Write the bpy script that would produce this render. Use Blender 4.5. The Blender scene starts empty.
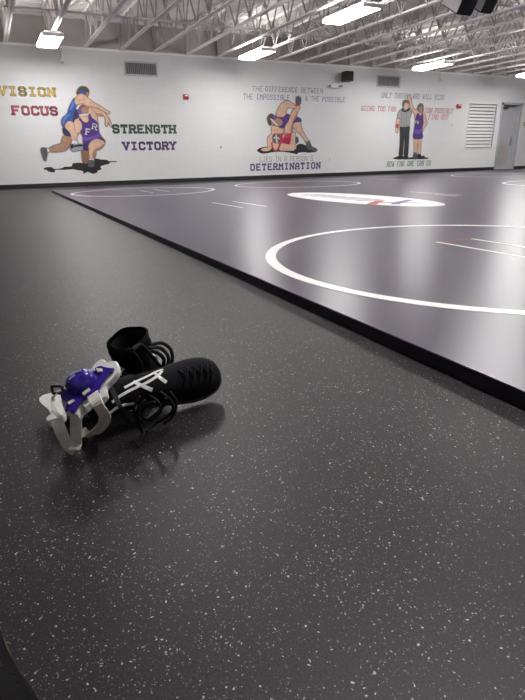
import bpy, bmesh, math, random
from mathutils import Vector, Matrix
random.seed(7)
SC = bpy.context.scene
COL = SC.collection

# ---------------------------------------------------------------- camera, world, exposure
# metres; X runs along the mural wall, Y towards it, Z up.  The photographer holds the camera low.
cam_data = bpy.data.cameras.new('camera')
cam = bpy.data.objects.new('camera', cam_data)
COL.objects.link(cam)
YAW, PITCH, ROLL, FOCAL_PX = .4597, .3561, -.0214, 515.0
fwd = Vector((math.sin(YAW)*math.cos(PITCH), math.cos(YAW)*math.cos(PITCH), -math.sin(PITCH)))
rgt0 = Vector((math.cos(YAW), -math.sin(YAW), 0))
up0 = rgt0.cross(fwd)
rgt = rgt0*math.cos(ROLL) + up0*math.sin(ROLL)
up = -rgt0*math.sin(ROLL) + up0*math.cos(ROLL)
cam.matrix_world = Matrix(((rgt.x, up.x, -fwd.x, 0), (rgt.y, up.y, -fwd.y, 0), (rgt.z, up.z, -fwd.z, .58), (0, 0, 0, 1)))
cam_data.sensor_fit = 'VERTICAL'
cam_data.sensor_height = 36
cam_data.lens = 36*FOCAL_PX/700
cam_data.clip_start = .02
SC.camera = cam
world = bpy.data.worlds.new('world'); SC.world = world
world.use_nodes = True
world.node_tree.nodes['Background'].inputs[0].default_value = (.5, .5, .55, 1)
world.node_tree.nodes['Background'].inputs[1].default_value = .02
SC.view_settings.view_transform = 'Standard'
SC.view_settings.look = 'None'
SC.view_settings.gamma = 1
SC.view_settings.exposure = 0.63
LAMP_RADIANCE = 30.0

# ---------------------------------------------------------------- measured outlines (metres on the wall / in the room)
MURAL_THROW = [["painted_shadow", "black painted ground shadow", [["shadow", "ink", [[1.247, 0.456],[1.331, 0.484],[1.45, 0.477],[1.494, 0.436],[1.69, 0.455],[1.735, 0.484],[1.911, 0.49],[1.952, 0.56],[2.14, 0.571],[2.192, 0.565],[2.48, 0.662],[2.649, 0.639],[2.799, 0.625],[2.86, 0.593],[3.036, 0.589],[3.044, 0.568],[2.878, 0.561],[2.853, 0.53],[2.628, 0.473],[2.64, 0.399],[2.539, 0.371],[2.523, 0.329],[2.411, 0.295],[2.289, 0.346],[2.177, 0.302],[2.174, 0.36],[2.104, 0.383],[2.032, 0.395],[1.931, 0.418],[1.724, 0.409],[1.521, 0.415],[1.482, 0.355],[1.336, 0.383],[1.32, 0.414],[1.253, 0.43]]]]],["painted_wrestler", "painted wrestler in blue singlet reaching over the other", [["back_leg", "skin2", [[1.84, 1.2],[2.0, 1.19],[1.99, 1.092],[1.905, 0.953],[1.821, 0.865],[1.625, 0.837],[1.436, 0.84],[1.435, 0.899],[1.545, 0.966],[1.733, 1.024],[1.767, 1.112]]],["painted_sock", "sock", [[1.362, 0.909],[1.446, 0.902],[1.429, 0.836],[1.375, 0.831]]],["painted_shoe", "shoe", [[1.26, 0.91],[1.359, 0.919],[1.384, 0.889],[1.384, 0.821],[1.345, 0.703],[1.315, 0.634],[1.28, 0.664],[1.259, 0.783]]],["singlet", "blue", [[2.202, 2.045],[2.215, 1.922],[2.207, 1.788],[2.132, 1.691],[2.116, 1.575],[2.067, 1.516],[1.986, 1.515],[1.905, 1.437],[1.87, 1.34],[1.846, 1.379],[1.819, 1.495],[1.863, 1.601],[1.983, 1.698],[2.041, 1.823],[2.119, 1.948]]],["singlet_trunk", "navy", [[1.829, 1.369],[1.886, 1.379],[1.996, 1.302],[2.025, 1.223],[1.991, 1.194],[1.92, 1.194],[1.836, 1.243]]],["singlet_side", "navy", [[2.135, 1.71],[2.208, 1.798],[2.296, 1.703],[2.287, 1.635],[2.171, 1.537],[2.087, 1.516]]],["singlet_highlight", "blue2", [[2.123, 1.939],[2.187, 2.007],[2.188, 1.941],[2.121, 1.825],[2.055, 1.785]]],["singlet_highlight", "blue2", [[1.873, 1.591],[1.97, 1.679],[2.051, 1.69],[1.96, 1.612],[1.886, 1.515],[1.853, 1.456],[1.842, 1.514]]],["front_leg", "skin", [[1.897, 1.453],[1.989, 1.532],[2.087, 1.513],[2.156, 1.426],[2.206, 1.348],[2.185, 1.269],[2.13, 1.17],[2.118, 1.081],[2.005, 1.082],[2.004, 1.19],[1.974, 1.288],[1.896, 1.376]]],["painted_sock", "sock", [[2.006, 1.086],[2.122, 1.085],[2.12, 0.995],[2.001, 0.996]]],["painted_shoe", "shoe2", [[1.959, 0.973],[2.015, 1.006],[2.2, 1.001],[2.247, 0.97],[2.343, 0.953],[2.329, 0.879],[2.182, 0.87],[2.012, 0.842],[1.946, 0.883]]],["shoe_trim", "ink", [[1.959, 0.973],[2.015, 1.006],[2.031, 0.972],[2.199, 0.995],[2.278, 0.97],[2.194, 0.961],[2.026, 0.942],[1.969, 0.903]]],["hair", "hair", [[2.271, 2.151],[2.314, 2.246],[2.392, 2.302],[2.493, 2.299],[2.556, 2.239],[2.534, 2.149],[2.497, 2.101],[2.429, 2.127],[2.329, 2.138]]],["face", "skin2", [[2.442, 2.147],[2.509, 2.196],[2.531, 2.178],[2.52, 2.12],[2.485, 2.091]]],["head_guard", "blue", [[2.351, 2.219],[2.444, 2.236],[2.489, 2.148],[2.421, 2.14],[2.356, 2.182]]]]],["painted_wrestler", "painted wrestler in purple singlet kneeling on one knee", [["torso", "skin", [[2.124, 1.536],[2.213, 1.595],[2.306, 1.674],[2.464, 1.706],[2.502, 1.832],[2.577, 1.853],[2.676, 1.816],[2.681, 1.699],[2.678, 1.542],[2.677, 1.423],[2.512, 1.362],[2.327, 1.381],[2.278, 1.322],[2.188, 1.263],[2.111, 1.302]]],["arm_shade", "skin2", [[2.664, 1.728],[2.873, 1.718],[2.908, 1.653],[2.779, 1.638],[2.676, 1.66]]],["arm", "skin", [[2.582, 1.892],[2.74, 1.827],[2.875, 1.732],[2.968, 1.624],[3.005, 1.485],[3.027, 1.405],[2.979, 1.455],[2.949, 1.525],[2.932, 1.504],[2.901, 1.428],[2.869, 1.464],[2.888, 1.584],[2.838, 1.692],[2.685, 1.729],[2.592, 1.815]]],["back_leg", "skin3", [[2.225, 0.88],[2.199, 0.769],[2.204, 0.575],[2.275, 0.553],[2.334, 0.604],[2.402, 0.878]]],["singlet", "purple", [[2.242, 1.309],[2.291, 1.368],[2.297, 1.486],[2.24, 1.592],[2.273, 1.606],[2.324, 1.529],[2.402, 1.5],[2.47, 1.542],[2.484, 1.693],[2.526, 1.684],[2.561, 1.606],[2.665, 1.519],[2.68, 1.39],[2.686, 1.27],[2.737, 1.169],[2.802, 1.088],[2.794, 1.027],[2.747, 1.078],[2.625, 1.125],[2.492, 1.079],[2.407, 0.989],[2.374, 0.858],[2.256, 0.88],[2.269, 1.05],[2.277, 1.19],[2.237, 1.269]]],["singlet_shade", "purple2", [[2.268, 1.0],[2.381, 1.034],[2.398, 0.969],[2.374, 0.858],[2.25, 0.886]]],["singlet_highlight", "purple3", [[2.298, 1.19],[2.398, 1.16],[2.507, 1.19],[2.662, 1.25],[2.696, 1.179],[2.585, 1.139],[2.454, 1.106],[2.305, 1.09]]],["front_leg", "skin", [[2.396, 0.989],[2.493, 1.085],[2.626, 1.129],[2.748, 1.084],[2.795, 1.031],[2.741, 0.946],[2.636, 0.875],[2.558, 0.856],[2.533, 0.744],[2.466, 0.638],[2.382, 0.648],[2.38, 0.787],[2.385, 0.909]]],["leg_shade", "skin2", [[2.782, 1.017],[2.741, 0.946],[2.636, 0.875],[2.558, 0.856],[2.529, 0.744],[2.47, 0.652],[2.44, 0.684],[2.496, 0.867],[2.621, 0.927]]],["painted_sock", "sock", [[2.374, 0.664],[2.47, 0.652],[2.466, 0.591],[2.354, 0.593]]],["painted_shoe", "shoe", [[2.33, 0.573],[2.357, 0.62],[2.464, 0.617],[2.472, 0.518],[2.444, 0.467],[2.338, 0.469],[2.317, 0.522]]],["hair", "hair2", [[2.25, 1.885],[2.324, 1.953],[2.424, 1.942],[2.462, 1.889],[2.37, 1.845],[2.285, 1.818]]],["face", "skin2", [[2.332, 1.833],[2.435, 1.873],[2.487, 1.832],[2.467, 1.725],[2.39, 1.691],[2.314, 1.732]]],["head_guard", "sock", [[2.208, 1.817],[2.258, 1.889],[2.343, 1.944],[2.37, 1.922],[2.288, 1.87],[2.247, 1.804]]],["painted_ear_guard", "purple3", [[2.23, 1.785],[2.301, 1.813],[2.315, 1.713],[2.248, 1.698]]],["chin_strap", "sock", [[2.263, 1.687],[2.465, 1.709],[2.462, 1.672],[2.279, 1.654]]]]],["painted_arm", "arm of the wrestler in blue laid across the other's shoulder", [["arm", "skin", [[2.196, 1.979],[2.24, 2.075],[2.33, 2.143],[2.43, 2.137],[2.522, 2.063],[2.672, 1.952],[2.79, 1.896],[2.926, 1.801],[3.016, 1.754],[2.989, 1.71],[2.918, 1.738],[2.741, 1.837],[2.62, 1.869],[2.477, 1.88],[2.383, 1.936],[2.278, 1.914],[2.217, 1.913]]],["arm_shade", "skin2", [[2.278, 1.914],[2.384, 1.945],[2.479, 1.894],[2.621, 1.877],[2.741, 1.841],[2.919, 1.742],[2.989, 1.714],[2.926, 1.719],[2.737, 1.808],[2.617, 1.844],[2.474, 1.855],[2.379, 1.907]]]]]]
MURAL_PIN = [["painted_shadow", "black painted ground shadow", [["shadow", "ink", [[7.138, 0.813],[7.304, 0.887],[7.531, 0.884],[7.683, 0.839],[8.387, 0.799],[8.467, 0.927],[8.627, 0.977],[8.789, 0.925],[8.953, 0.858],[9.202, 0.803],[9.162, 0.737],[8.873, 0.715],[8.791, 0.729],[8.548, 0.719],[8.467, 0.681],[8.149, 0.738],[7.759, 0.756],[7.376, 0.71],[7.226, 0.737]]]]],["painted_wrestler", "painted wrestler in red singlet pinned underneath", [["foot", "shoe", [[8.426, 1.127],[8.501, 1.151],[8.537, 1.055],[8.471, 0.988],[8.435, 1.032]]],["arm", "skin", [[8.312, 1.27],[8.431, 1.289],[8.425, 1.079],[8.402, 0.815],[8.283, 0.78],[7.929, 0.792],[7.88, 0.868],[7.931, 0.987],[8.106, 0.974],[8.238, 0.956],[8.268, 1.08]]],["arm", "skin", [[7.646, 1.246],[7.664, 1.129],[7.627, 0.942],[7.611, 0.847],[7.524, 0.789],[7.325, 0.785],[7.276, 0.832],[7.384, 0.873],[7.498, 0.884],[7.486, 1.037],[7.503, 1.153]]],["singlet", "red", [[7.904, 1.223],[8.063, 1.251],[8.268, 1.246],[8.247, 0.985],[8.135, 0.974],[7.96, 1.01],[7.895, 0.892],[7.841, 0.797],[7.754, 0.77],[7.654, 0.835],[7.621, 0.942],[7.634, 1.012],[7.786, 0.988],[7.879, 1.082]]],["singlet_shade", "red2", [[8.063, 1.116],[8.247, 1.151],[8.238, 0.985],[8.12, 0.978],[8.018, 1.034]]],["neck", "skin", [[7.665, 1.012],[7.85, 1.011],[7.831, 0.869],[7.755, 0.81],[7.681, 0.87]]],["head_guard", "hair2", [[7.654, 1.176],[7.732, 1.246],[7.846, 1.246],[7.903, 1.176],[7.888, 1.058],[7.815, 0.995],[7.714, 1.007],[7.658, 1.083]]],["head_guard_strap", "sock", [[7.687, 1.153],[7.788, 1.176],[7.888, 1.129],[7.874, 1.1],[7.788, 1.138],[7.707, 1.117]]],["head_guard_strap", "sock", [[7.76, 1.234],[7.794, 1.234],[7.821, 1.011],[7.78, 1.002]]]]],["painted_wrestler", "painted wrestler in purple singlet on top with raised arm", [["chest", "skin", [[7.649, 1.454],[7.82, 1.444],[7.963, 1.421],[8.064, 1.387],[8.064, 1.293],[7.962, 1.269],[7.904, 1.251],[7.846, 1.258],[7.732, 1.265],[7.669, 1.234],[7.624, 1.292]]],["leg", "skin", [[8.337, 1.505],[8.425, 1.576],[8.588, 1.585],[8.649, 1.413],[8.71, 1.294],[8.832, 1.126],[8.901, 1.029],[8.834, 0.976],[8.711, 1.127],[8.62, 1.223],[8.47, 1.341],[8.375, 1.43]]],["painted_sock", "green", [[8.812, 1.005],[8.906, 1.053],[8.944, 0.98],[8.847, 0.94]]],["painted_shoe", "shoe", [[8.813, 0.932],[8.941, 0.985],[9.02, 0.882],[9.198, 0.806],[9.146, 0.762],[8.928, 0.804],[8.845, 0.859]]],["singlet", "purple", [[7.795, 1.719],[7.994, 1.699],[8.153, 1.782],[8.254, 1.725],[8.225, 1.621],[8.137, 1.527],[8.05, 1.457],[7.992, 1.405],[7.863, 1.437],[7.935, 1.479],[7.993, 1.549],[7.965, 1.618],[7.879, 1.674]]],["singlet_hip", "purple", [[8.396, 1.623],[8.439, 1.705],[8.528, 1.694],[8.608, 1.66],[8.623, 1.59],[8.425, 1.571],[8.337, 1.51],[8.316, 1.575]]],["shoulder", "skin", [[7.781, 1.753],[7.819, 1.867],[7.911, 2.005],[8.054, 2.115],[8.197, 2.129],[8.313, 2.082],[8.429, 2.016],[8.429, 1.959],[8.284, 1.956],[8.168, 1.96],[8.139, 1.919],[8.116, 1.827],[8.081, 1.757],[7.994, 1.706],[7.829, 1.713]]],["arm", "skin", [[8.546, 2.042],[8.582, 1.95],[8.532, 1.898],[8.488, 1.787],[8.436, 1.67],[8.356, 1.576],[8.342, 1.388],[8.312, 1.294],[8.18, 1.265],[8.078, 1.312],[8.079, 1.457],[8.196, 1.597],[8.26, 1.76],[8.342, 1.888],[8.429, 1.936],[8.414, 2.016]]],["arm_shade", "skin2", [[8.488, 1.868],[8.488, 1.787],[8.436, 1.67],[8.356, 1.576],[8.342, 1.388],[8.312, 1.298],[8.254, 1.293],[8.298, 1.505],[8.342, 1.622]]],["painted_shoe", "shoe", [[8.447, 2.222],[8.511, 2.258],[8.598, 2.237],[8.614, 2.158],[8.585, 2.061],[8.468, 2.067]]],["red_band", "red", [[8.447, 2.051],[8.532, 2.069],[8.532, 2.023],[8.462, 2.005]]],["face", "skin2", [[7.624, 1.637],[7.766, 1.666],[7.902, 1.663],[7.993, 1.572],[7.941, 1.479],[7.791, 1.462],[7.65, 1.5],[7.603, 1.568]]],["hair", "hair", [[7.492, 1.636],[7.527, 1.727],[7.626, 1.778],[7.715, 1.729],[7.686, 1.661],[7.604, 1.614],[7.616, 1.5],[7.551, 1.495]]],["painted_ear_guard", "purple3", [[7.676, 1.718],[7.781, 1.735],[7.785, 1.662],[7.694, 1.645]]],["chin_strap", "sock", [[7.59, 1.637],[7.638, 1.649],[7.835, 1.49],[7.797, 1.469]]]]]]
MURAL_WIN = [["painted_shadow", "black painted ground shadow", [["shadow", "ink", [[12.261, 0.52],[12.43, 0.539],[12.868, 0.509],[13.044, 0.516],[13.357, 0.517],[13.723, 0.495],[13.728, 0.452],[12.962, 0.453],[12.286, 0.472]]]]],["painted_person", "painted referee in grey striped shirt and black trousers", [["forearm", "skin", [[12.281, 1.718],[12.399, 1.704],[12.38, 1.553],[12.354, 1.371],[12.34, 1.294],[12.266, 1.325],[12.256, 1.522]]],["wristband", "red", [[12.255, 1.534],[12.348, 1.535],[12.347, 1.45],[12.267, 1.449]]],["trousers", "coal", [[12.449, 1.493],[12.81, 1.51],[12.834, 1.28],[12.847, 0.937],[12.842, 0.551],[12.69, 0.541],[12.679, 0.875],[12.651, 1.125],[12.623, 0.876],[12.61, 0.555],[12.472, 0.557],[12.471, 0.939],[12.448, 1.279]]],["painted_shoe", "ink", [[12.362, 0.483],[12.471, 0.563],[12.61, 0.561],[12.635, 0.478]]],["painted_shoe", "ink", [[12.67, 0.478],[12.689, 0.554],[12.842, 0.551],[12.837, 0.475]]],["shirt", "shirt", [[12.293, 1.718],[12.308, 1.882],[12.384, 1.958],[12.485, 2.005],[12.674, 2.008],[12.807, 1.957],[12.889, 1.916],[12.835, 1.77],[12.814, 1.678],[12.811, 1.501],[12.437, 1.481],[12.411, 1.674],[12.394, 1.713]]],["shirt_stripe", "shirt2", [[12.429, 1.929],[12.45, 1.93],[12.502, 1.508],[12.477, 1.508]]],["shirt_stripe", "shirt2", [[12.537, 1.901],[12.554, 1.901],[12.604, 1.509],[12.579, 1.509]]],["shirt_stripe", "shirt2", [[12.648, 1.933],[12.669, 1.933],[12.72, 1.51],[12.694, 1.51]]],["face", "skin", [[12.514, 2.183],[12.696, 2.211],[12.723, 2.069],[12.654, 2.002],[12.568, 2.012],[12.522, 2.095]]],["hair", "hair2", [[12.466, 2.153],[12.504, 2.242],[12.606, 2.268],[12.719, 2.233],[12.731, 2.165],[12.634, 2.201],[12.552, 2.178],[12.532, 2.08],[12.491, 2.07]]],["collar", "coal", [[12.447, 1.959],[12.494, 2.035],[12.573, 1.962],[12.657, 1.969],[12.756, 2.04],[12.794, 2.005],[12.702, 1.943],[12.556, 1.922]]]]],["painted_person", "painted wrestler in purple singlet with one arm raised", [["leg", "skin", [[13.068, 1.124],[13.222, 1.124],[13.228, 0.871],[13.219, 0.632],[13.121, 0.633],[13.104, 0.872]]],["leg", "skin", [[13.245, 1.123],[13.387, 1.123],[13.398, 0.869],[13.393, 0.597],[13.303, 0.598],[13.282, 0.87]]],["painted_sock", "green", [[13.109, 0.656],[13.216, 0.654],[13.222, 0.6],[13.115, 0.601]]],["painted_shoe", "shoe", [[13.083, 0.483],[13.114, 0.611],[13.248, 0.609],[13.271, 0.48]]],["painted_shoe", "ink", [[13.294, 0.479],[13.294, 0.599],[13.402, 0.597],[13.469, 0.522],[13.557, 0.546],[13.597, 0.474]]],["torso", "skin", [[13.024, 1.939],[13.15, 1.972],[13.353, 1.914],[13.472, 1.84],[13.578, 1.625],[13.563, 1.525],[13.466, 1.437],[13.403, 1.296],[13.319, 1.368],[13.383, 1.468],[13.444, 1.592],[13.389, 1.685],[13.052, 1.681]]],["raised_arm", "skin", [[12.657, 2.394],[12.758, 2.432],[12.822, 2.309],[12.874, 2.132],[13.017, 2.0],[13.161, 1.957],[13.104, 1.798],[12.939, 1.923],[12.82, 2.041],[12.738, 2.218],[12.678, 2.306]]],["singlet", "purple", [[13.111, 1.859],[13.181, 1.89],[13.244, 1.8],[13.31, 1.837],[13.316, 1.892],[13.38, 1.838],[13.405, 1.623],[13.4, 1.437],[13.409, 1.28],[13.428, 1.117],[13.043, 1.111],[13.041, 1.373],[13.053, 1.589],[13.067, 1.742]]],["singlet_highlight", "purple3", [[13.083, 1.389],[13.217, 1.374],[13.366, 1.421],[13.392, 1.312],[13.231, 1.249],[13.073, 1.28]]],["hair", "hair2", [[13.107, 2.047],[13.153, 2.138],[13.258, 2.177],[13.352, 2.118],[13.371, 1.954],[13.244, 1.916],[13.142, 1.972]]],["face", "skin2", [[13.19, 2.085],[13.319, 2.096],[13.33, 1.966],[13.252, 1.922],[13.194, 1.973]]]]]]
TEXT = {"vision": ["VISION", 0.539, 1.777, 2.064, 0.198], "focus": ["FOCUS", 0.753, 1.768, 1.654, 0.201], "strength": ["STRENGTH", 3.032, 4.711, 1.258, 0.208], "victory": ["VICTORY", 3.251, 4.686, 0.851, 0.201], "the1": ["THE", 7.023, 7.354, 2.364, 0.128], "diff": ["DIFFERENCE", 7.434, 8.503, 2.367, 0.133], "betw": ["BETWEEN", 8.622, 9.381, 2.365, 0.141], "the2": ["THE", 6.74, 7.042, 2.147, 0.146], "imp": ["IMPOSSIBLE", 7.143, 8.227, 2.152, 0.139], "the3": ["& THE", 8.761, 9.251, 2.152, 0.137], "poss": ["POSSIBLE", 9.358, 10.19, 2.145, 0.14], "lies": ["LIES IN A PERSON'S", 7.219, 9.064, 0.476, 0.153], "det": ["DETERMINATION", 6.907, 9.345, 0.241, 0.199], "only": ["ONLY THOSE", 11.565, 12.635, 2.317, 0.153], "who": ["WHO WILL RISK", 12.859, 14.246, 2.318, 0.157], "going": ["GOING TOO FAR", 10.806, 12.203, 1.921, 0.151], "can": ["CAN POSSIBLY", 13.469, 14.716, 1.902, 0.161], "find": ["FIND OUT", 13.635, 14.525, 1.703, 0.164], "how": ["HOW FAR ONE CAN GO", 11.97, 13.918, 0.228, 0.17]}
PILE = {"shell": [[0.0544, 1.022, 0.1088],[0.0624, 1.0243, 0.1135],[0.0656, 1.0125, 0.1057],[0.0723, 1.0116, 0.1076],[0.0817, 1.0192, 0.1169],[0.0902, 1.0232, 0.1231],[0.1033, 1.0223, 0.1273],[0.1199, 1.0214, 0.1328],[0.1267, 1.023, 0.1366],[0.1233, 1.0334, 0.1432],[0.1319, 1.0409, 0.152],[0.1401, 1.0468, 0.1595],[0.1516, 1.049, 0.1655],[0.1621, 1.0448, 0.1662],[0.1653, 1.0497, 0.1711],[0.1532, 1.0543, 0.1701],[0.1423, 1.0662, 0.175],[0.1329, 1.0669, 0.172],[0.12, 1.0674, 0.1676],[0.1007, 1.0754, 0.1664],[0.0856, 1.075, 0.1605],[0.0724, 1.0678, 0.1501],[0.0656, 1.0574, 0.1397],[0.0532, 1.054, 0.1325],[0.0548, 1.0435, 0.1252],[0.0613, 1.0363, 0.1221]], "foam": [[0.0526, 1.0619, 0.1225],[0.0685, 1.0754, 0.1387],[0.0891, 1.0892, 0.1568],[0.122, 1.0824, 0.164],[0.1374, 1.09, 0.1754],[0.1516, 1.0902, 0.181],[0.1589, 1.0801, 0.176],[0.176, 1.0734, 0.1773],[0.1782, 1.0588, 0.1671],[0.1725, 1.0493, 0.1578],[0.1562, 1.0421, 0.1463],[0.1429, 1.0369, 0.1374],[0.1403, 1.0224, 0.1255],[0.1231, 1.0176, 0.1154],[0.1052, 1.0218, 0.1119],[0.094, 1.0191, 0.1057],[0.0866, 1.0307, 0.1117],[0.0776, 1.0124, 0.0945],[0.0664, 1.025, 0.0998],[0.0584, 1.0261, 0.0977],[0.0535, 1.0401, 0.1064]], "n1": [-0.2859, -0.5774, 0.7648], "dome": [0.0974, 1.0548, 0.1496], "slots": [[[0.0928, 1.0282, 0.1363],[0.1088, 1.0304, 0.144],[0.1105, 1.0256, 0.141],[0.0954, 1.0226, 0.133]],[[0.0633, 1.0261, 0.1237],[0.0744, 1.0261, 0.1279],[0.0764, 1.0225, 0.1258],[0.0649, 1.0208, 0.1203]],[[0.1315, 1.0579, 0.1732],[0.1425, 1.0514, 0.1724],[0.1418, 1.046, 0.1681],[0.1315, 1.0506, 0.1677]],[[0.1187, 1.0613, 0.171],[0.1285, 1.0595, 0.1733],[0.1286, 1.0553, 0.1702],[0.119, 1.0562, 0.1673]]], "foam2": [[0.0133, 1.2327, 0.0548],[0.0228, 1.2409, 0.0597],[0.0411, 1.2377, 0.0637],[0.0593, 1.2337, 0.0675],[0.0732, 1.2314, 0.0706],[0.0743, 1.2154, 0.0663],[0.0623, 1.1941, 0.057],[0.0613, 1.166, 0.0487],[0.0564, 1.1451, 0.0414],[0.0449, 1.1429, 0.0377],[0.0319, 1.1453, 0.0349],[0.0211, 1.1474, 0.0326],[0.0215, 1.1593, 0.0361],[0.0306, 1.1667, 0.0407],[0.028, 1.186, 0.0455],[0.0178, 1.2112, 0.0499]], "n2": [-0.2502, -0.2652, 0.9312], "front_strap": [[0.1108, 1.0036, 0.14],[0.1146, 0.9723, 0.128],[0.1263, 0.986, 0.092],[0.1208, 1.0282, 0.05],[0.1037, 1.0596, 0.022],[0.0897, 1.0873, 0.012],[0.0872, 1.1174, 0.008]], "left_strap": [[0.04, 1.0872, 0.06],[0.0425, 1.0569, 0.045],[0.0482, 1.0455, 0.025],[0.0556, 1.0385, 0.012],[0.0624, 1.0331, 0.008]], "mid_strap": [[0.0767, 1.0438, 0.085],[0.0725, 1.0335, 0.065],[0.0689, 1.0331, 0.04],[0.0667, 1.0395, 0.018],[0.0601, 1.0269, 0.012]], "loop_strap": [[0.0465, 1.0833, 0.065],[0.0399, 1.1299, 0.07],[0.0431, 1.1744, 0.075],[0.0548, 1.1621, 0.09],[0.0697, 1.1724, 0.095]], "black_strap": [[0.1575, 1.0722, 0.125],[0.1567, 1.0201, 0.118],[0.1599, 0.9842, 0.105],[0.1723, 0.9928, 0.07],[0.1836, 1.0092, 0.04]], "laces": [[[0.2303, 1.0221, 0.1],[0.2398, 0.9948, 0.095],[0.2422, 0.9957, 0.07],[0.2216, 1.0082, 0.05],[0.207, 1.0159, 0.06],[0.2145, 1.0098, 0.085],[0.2317, 0.9876, 0.1]],[[0.25, 1.0101, 0.11],[0.2682, 1.0018, 0.09],[0.2752, 1.0106, 0.06],[0.2604, 1.0296, 0.035],[0.2371, 1.0419, 0.02],[0.2144, 1.0289, 0.012]],[[0.2151, 0.9962, 0.105],[0.1965, 0.9983, 0.085],[0.2004, 1.0093, 0.055],[0.2241, 1.0174, 0.05],[0.2491, 1.0024, 0.075],[0.2581, 0.9952, 0.1]],[[0.2066, 1.0114, 0.11],[0.1912, 1.0119, 0.085],[0.1965, 1.0221, 0.05],[0.2036, 1.0187, 0.02],[0.1916, 0.9921, 0.012],[0.1839, 0.9804, 0.008]],[[0.2749, 1.0207, 0.1],[0.2851, 1.0161, 0.075],[0.2843, 1.0386, 0.035],[0.2608, 1.0456, 0.012]]], "blaces": [[[0.2855, 1.2077, 0.15],[0.3234, 1.2352, 0.14],[0.3429, 1.2264, 0.12],[0.3404, 1.2179, 0.09],[0.3235, 1.2326, 0.06],[0.301, 1.2416, 0.05]],[[0.2753, 1.1886, 0.15],[0.3152, 1.2283, 0.13],[0.3302, 1.2138, 0.11],[0.3241, 1.2097, 0.085],[0.3035, 1.2286, 0.06]],[[0.2698, 1.1903, 0.14],[0.2981, 1.2046, 0.13],[0.3197, 1.2169, 0.1],[0.3078, 1.2219, 0.07],[0.2816, 1.2258, 0.06]],[[0.2263, 1.1386, 0.17],[0.2565, 1.1765, 0.165],[0.2779, 1.1849, 0.135],[0.3083, 1.2187, 0.085],[0.3343, 1.2181, 0.08]],[[0.2251, 1.1782, 0.16],[0.2414, 1.1751, 0.14],[0.256, 1.1911, 0.1],[0.2444, 1.1774, 0.07]]]}

# ---------------------------------------------------------------- materials
MATS = {}
def nodes(name):
    m = bpy.data.materials.new(name); m.use_nodes = True
    nt = m.node_tree
    return m, nt, nt.nodes['Principled BSDF']
def mat(name, col, rough=.6, var=.06, scale=20, metal=0, bump=0, spec=.5, bscale=None):
    if name in MATS: return MATS[name]
    m, nt, p = nodes(name)
    tc = nt.nodes.new('ShaderNodeTexCoord')
    nz = nt.nodes.new('ShaderNodeTexNoise'); nz.inputs['Scale'].default_value = scale; nz.inputs['Detail'].default_value = 4
    nt.links.new(tc.outputs['Object'], nz.inputs['Vector'])
    rp = nt.nodes.new('ShaderNodeValToRGB')
    rp.color_ramp.elements[0].position = .3; rp.color_ramp.elements[1].position = .7
    rp.color_ramp.elements[0].color = (*[c*(1-var) for c in col], 1)
    rp.color_ramp.elements[1].color = (*[min(1, c*(1+var)) for c in col], 1)
    nt.links.new(nz.outputs['Fac'], rp.inputs[0]); nt.links.new(rp.outputs[0], p.inputs['Base Color'])
    p.inputs['Roughness'].default_value = rough; p.inputs['Metallic'].default_value = metal
    p.inputs['Specular IOR Level'].default_value = spec
    if bump:
        n2 = nt.nodes.new('ShaderNodeTexNoise'); n2.inputs['Scale'].default_value = bscale or scale*4
        nt.links.new(tc.outputs['Object'], n2.inputs['Vector'])
        b = nt.nodes.new('ShaderNodeBump'); b.inputs['Strength'].default_value = bump; b.inputs['Distance'].default_value = .01
        nt.links.new(n2.outputs['Fac'], b.inputs['Height']); nt.links.new(b.outputs[0], p.inputs['Normal'])
    MATS[name] = m
    return m

def block_wall(name, col):
    m, nt, p = nodes(name)
    tc = nt.nodes.new('ShaderNodeTexCoord')
    sx = nt.nodes.new('ShaderNodeSeparateXYZ'); nt.links.new(tc.outputs['Object'], sx.inputs[0])
    ad = nt.nodes.new('ShaderNodeMath'); ad.operation = 'ADD'
    nt.links.new(sx.outputs[0], ad.inputs[0]); nt.links.new(sx.outputs[1], ad.inputs[1])
    cx = nt.nodes.new('ShaderNodeCombineXYZ'); nt.links.new(ad.outputs[0], cx.inputs[0]); nt.links.new(sx.outputs[2], cx.inputs[1])
    br = nt.nodes.new('ShaderNodeTexBrick'); br.inputs['Scale'].default_value = 1
    br.inputs['Brick Width'].default_value = .4; br.inputs['Row Height'].default_value = .2
    br.inputs['Mortar Size'].default_value = .006; br.inputs['Mortar Smooth'].default_value = .6
    br.inputs['Color1'].default_value = (*col, 1); br.inputs['Color2'].default_value = (*[c*.98 for c in col], 1)
    br.inputs['Mortar'].default_value = (*[c*.95 for c in col], 1)
    nt.links.new(cx.outputs[0], br.inputs['Vector'])
    nt.links.new(br.outputs['Color'], p.inputs['Base Color'])
    b = nt.nodes.new('ShaderNodeBump'); b.inputs['Strength'].default_value = .25; b.inputs['Distance'].default_value = .006; b.invert = True
    nt.links.new(br.outputs['Fac'], b.inputs['Height']); nt.links.new(b.outputs[0], p.inputs['Normal'])
    p.inputs['Roughness'].default_value = .5
    return m

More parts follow.
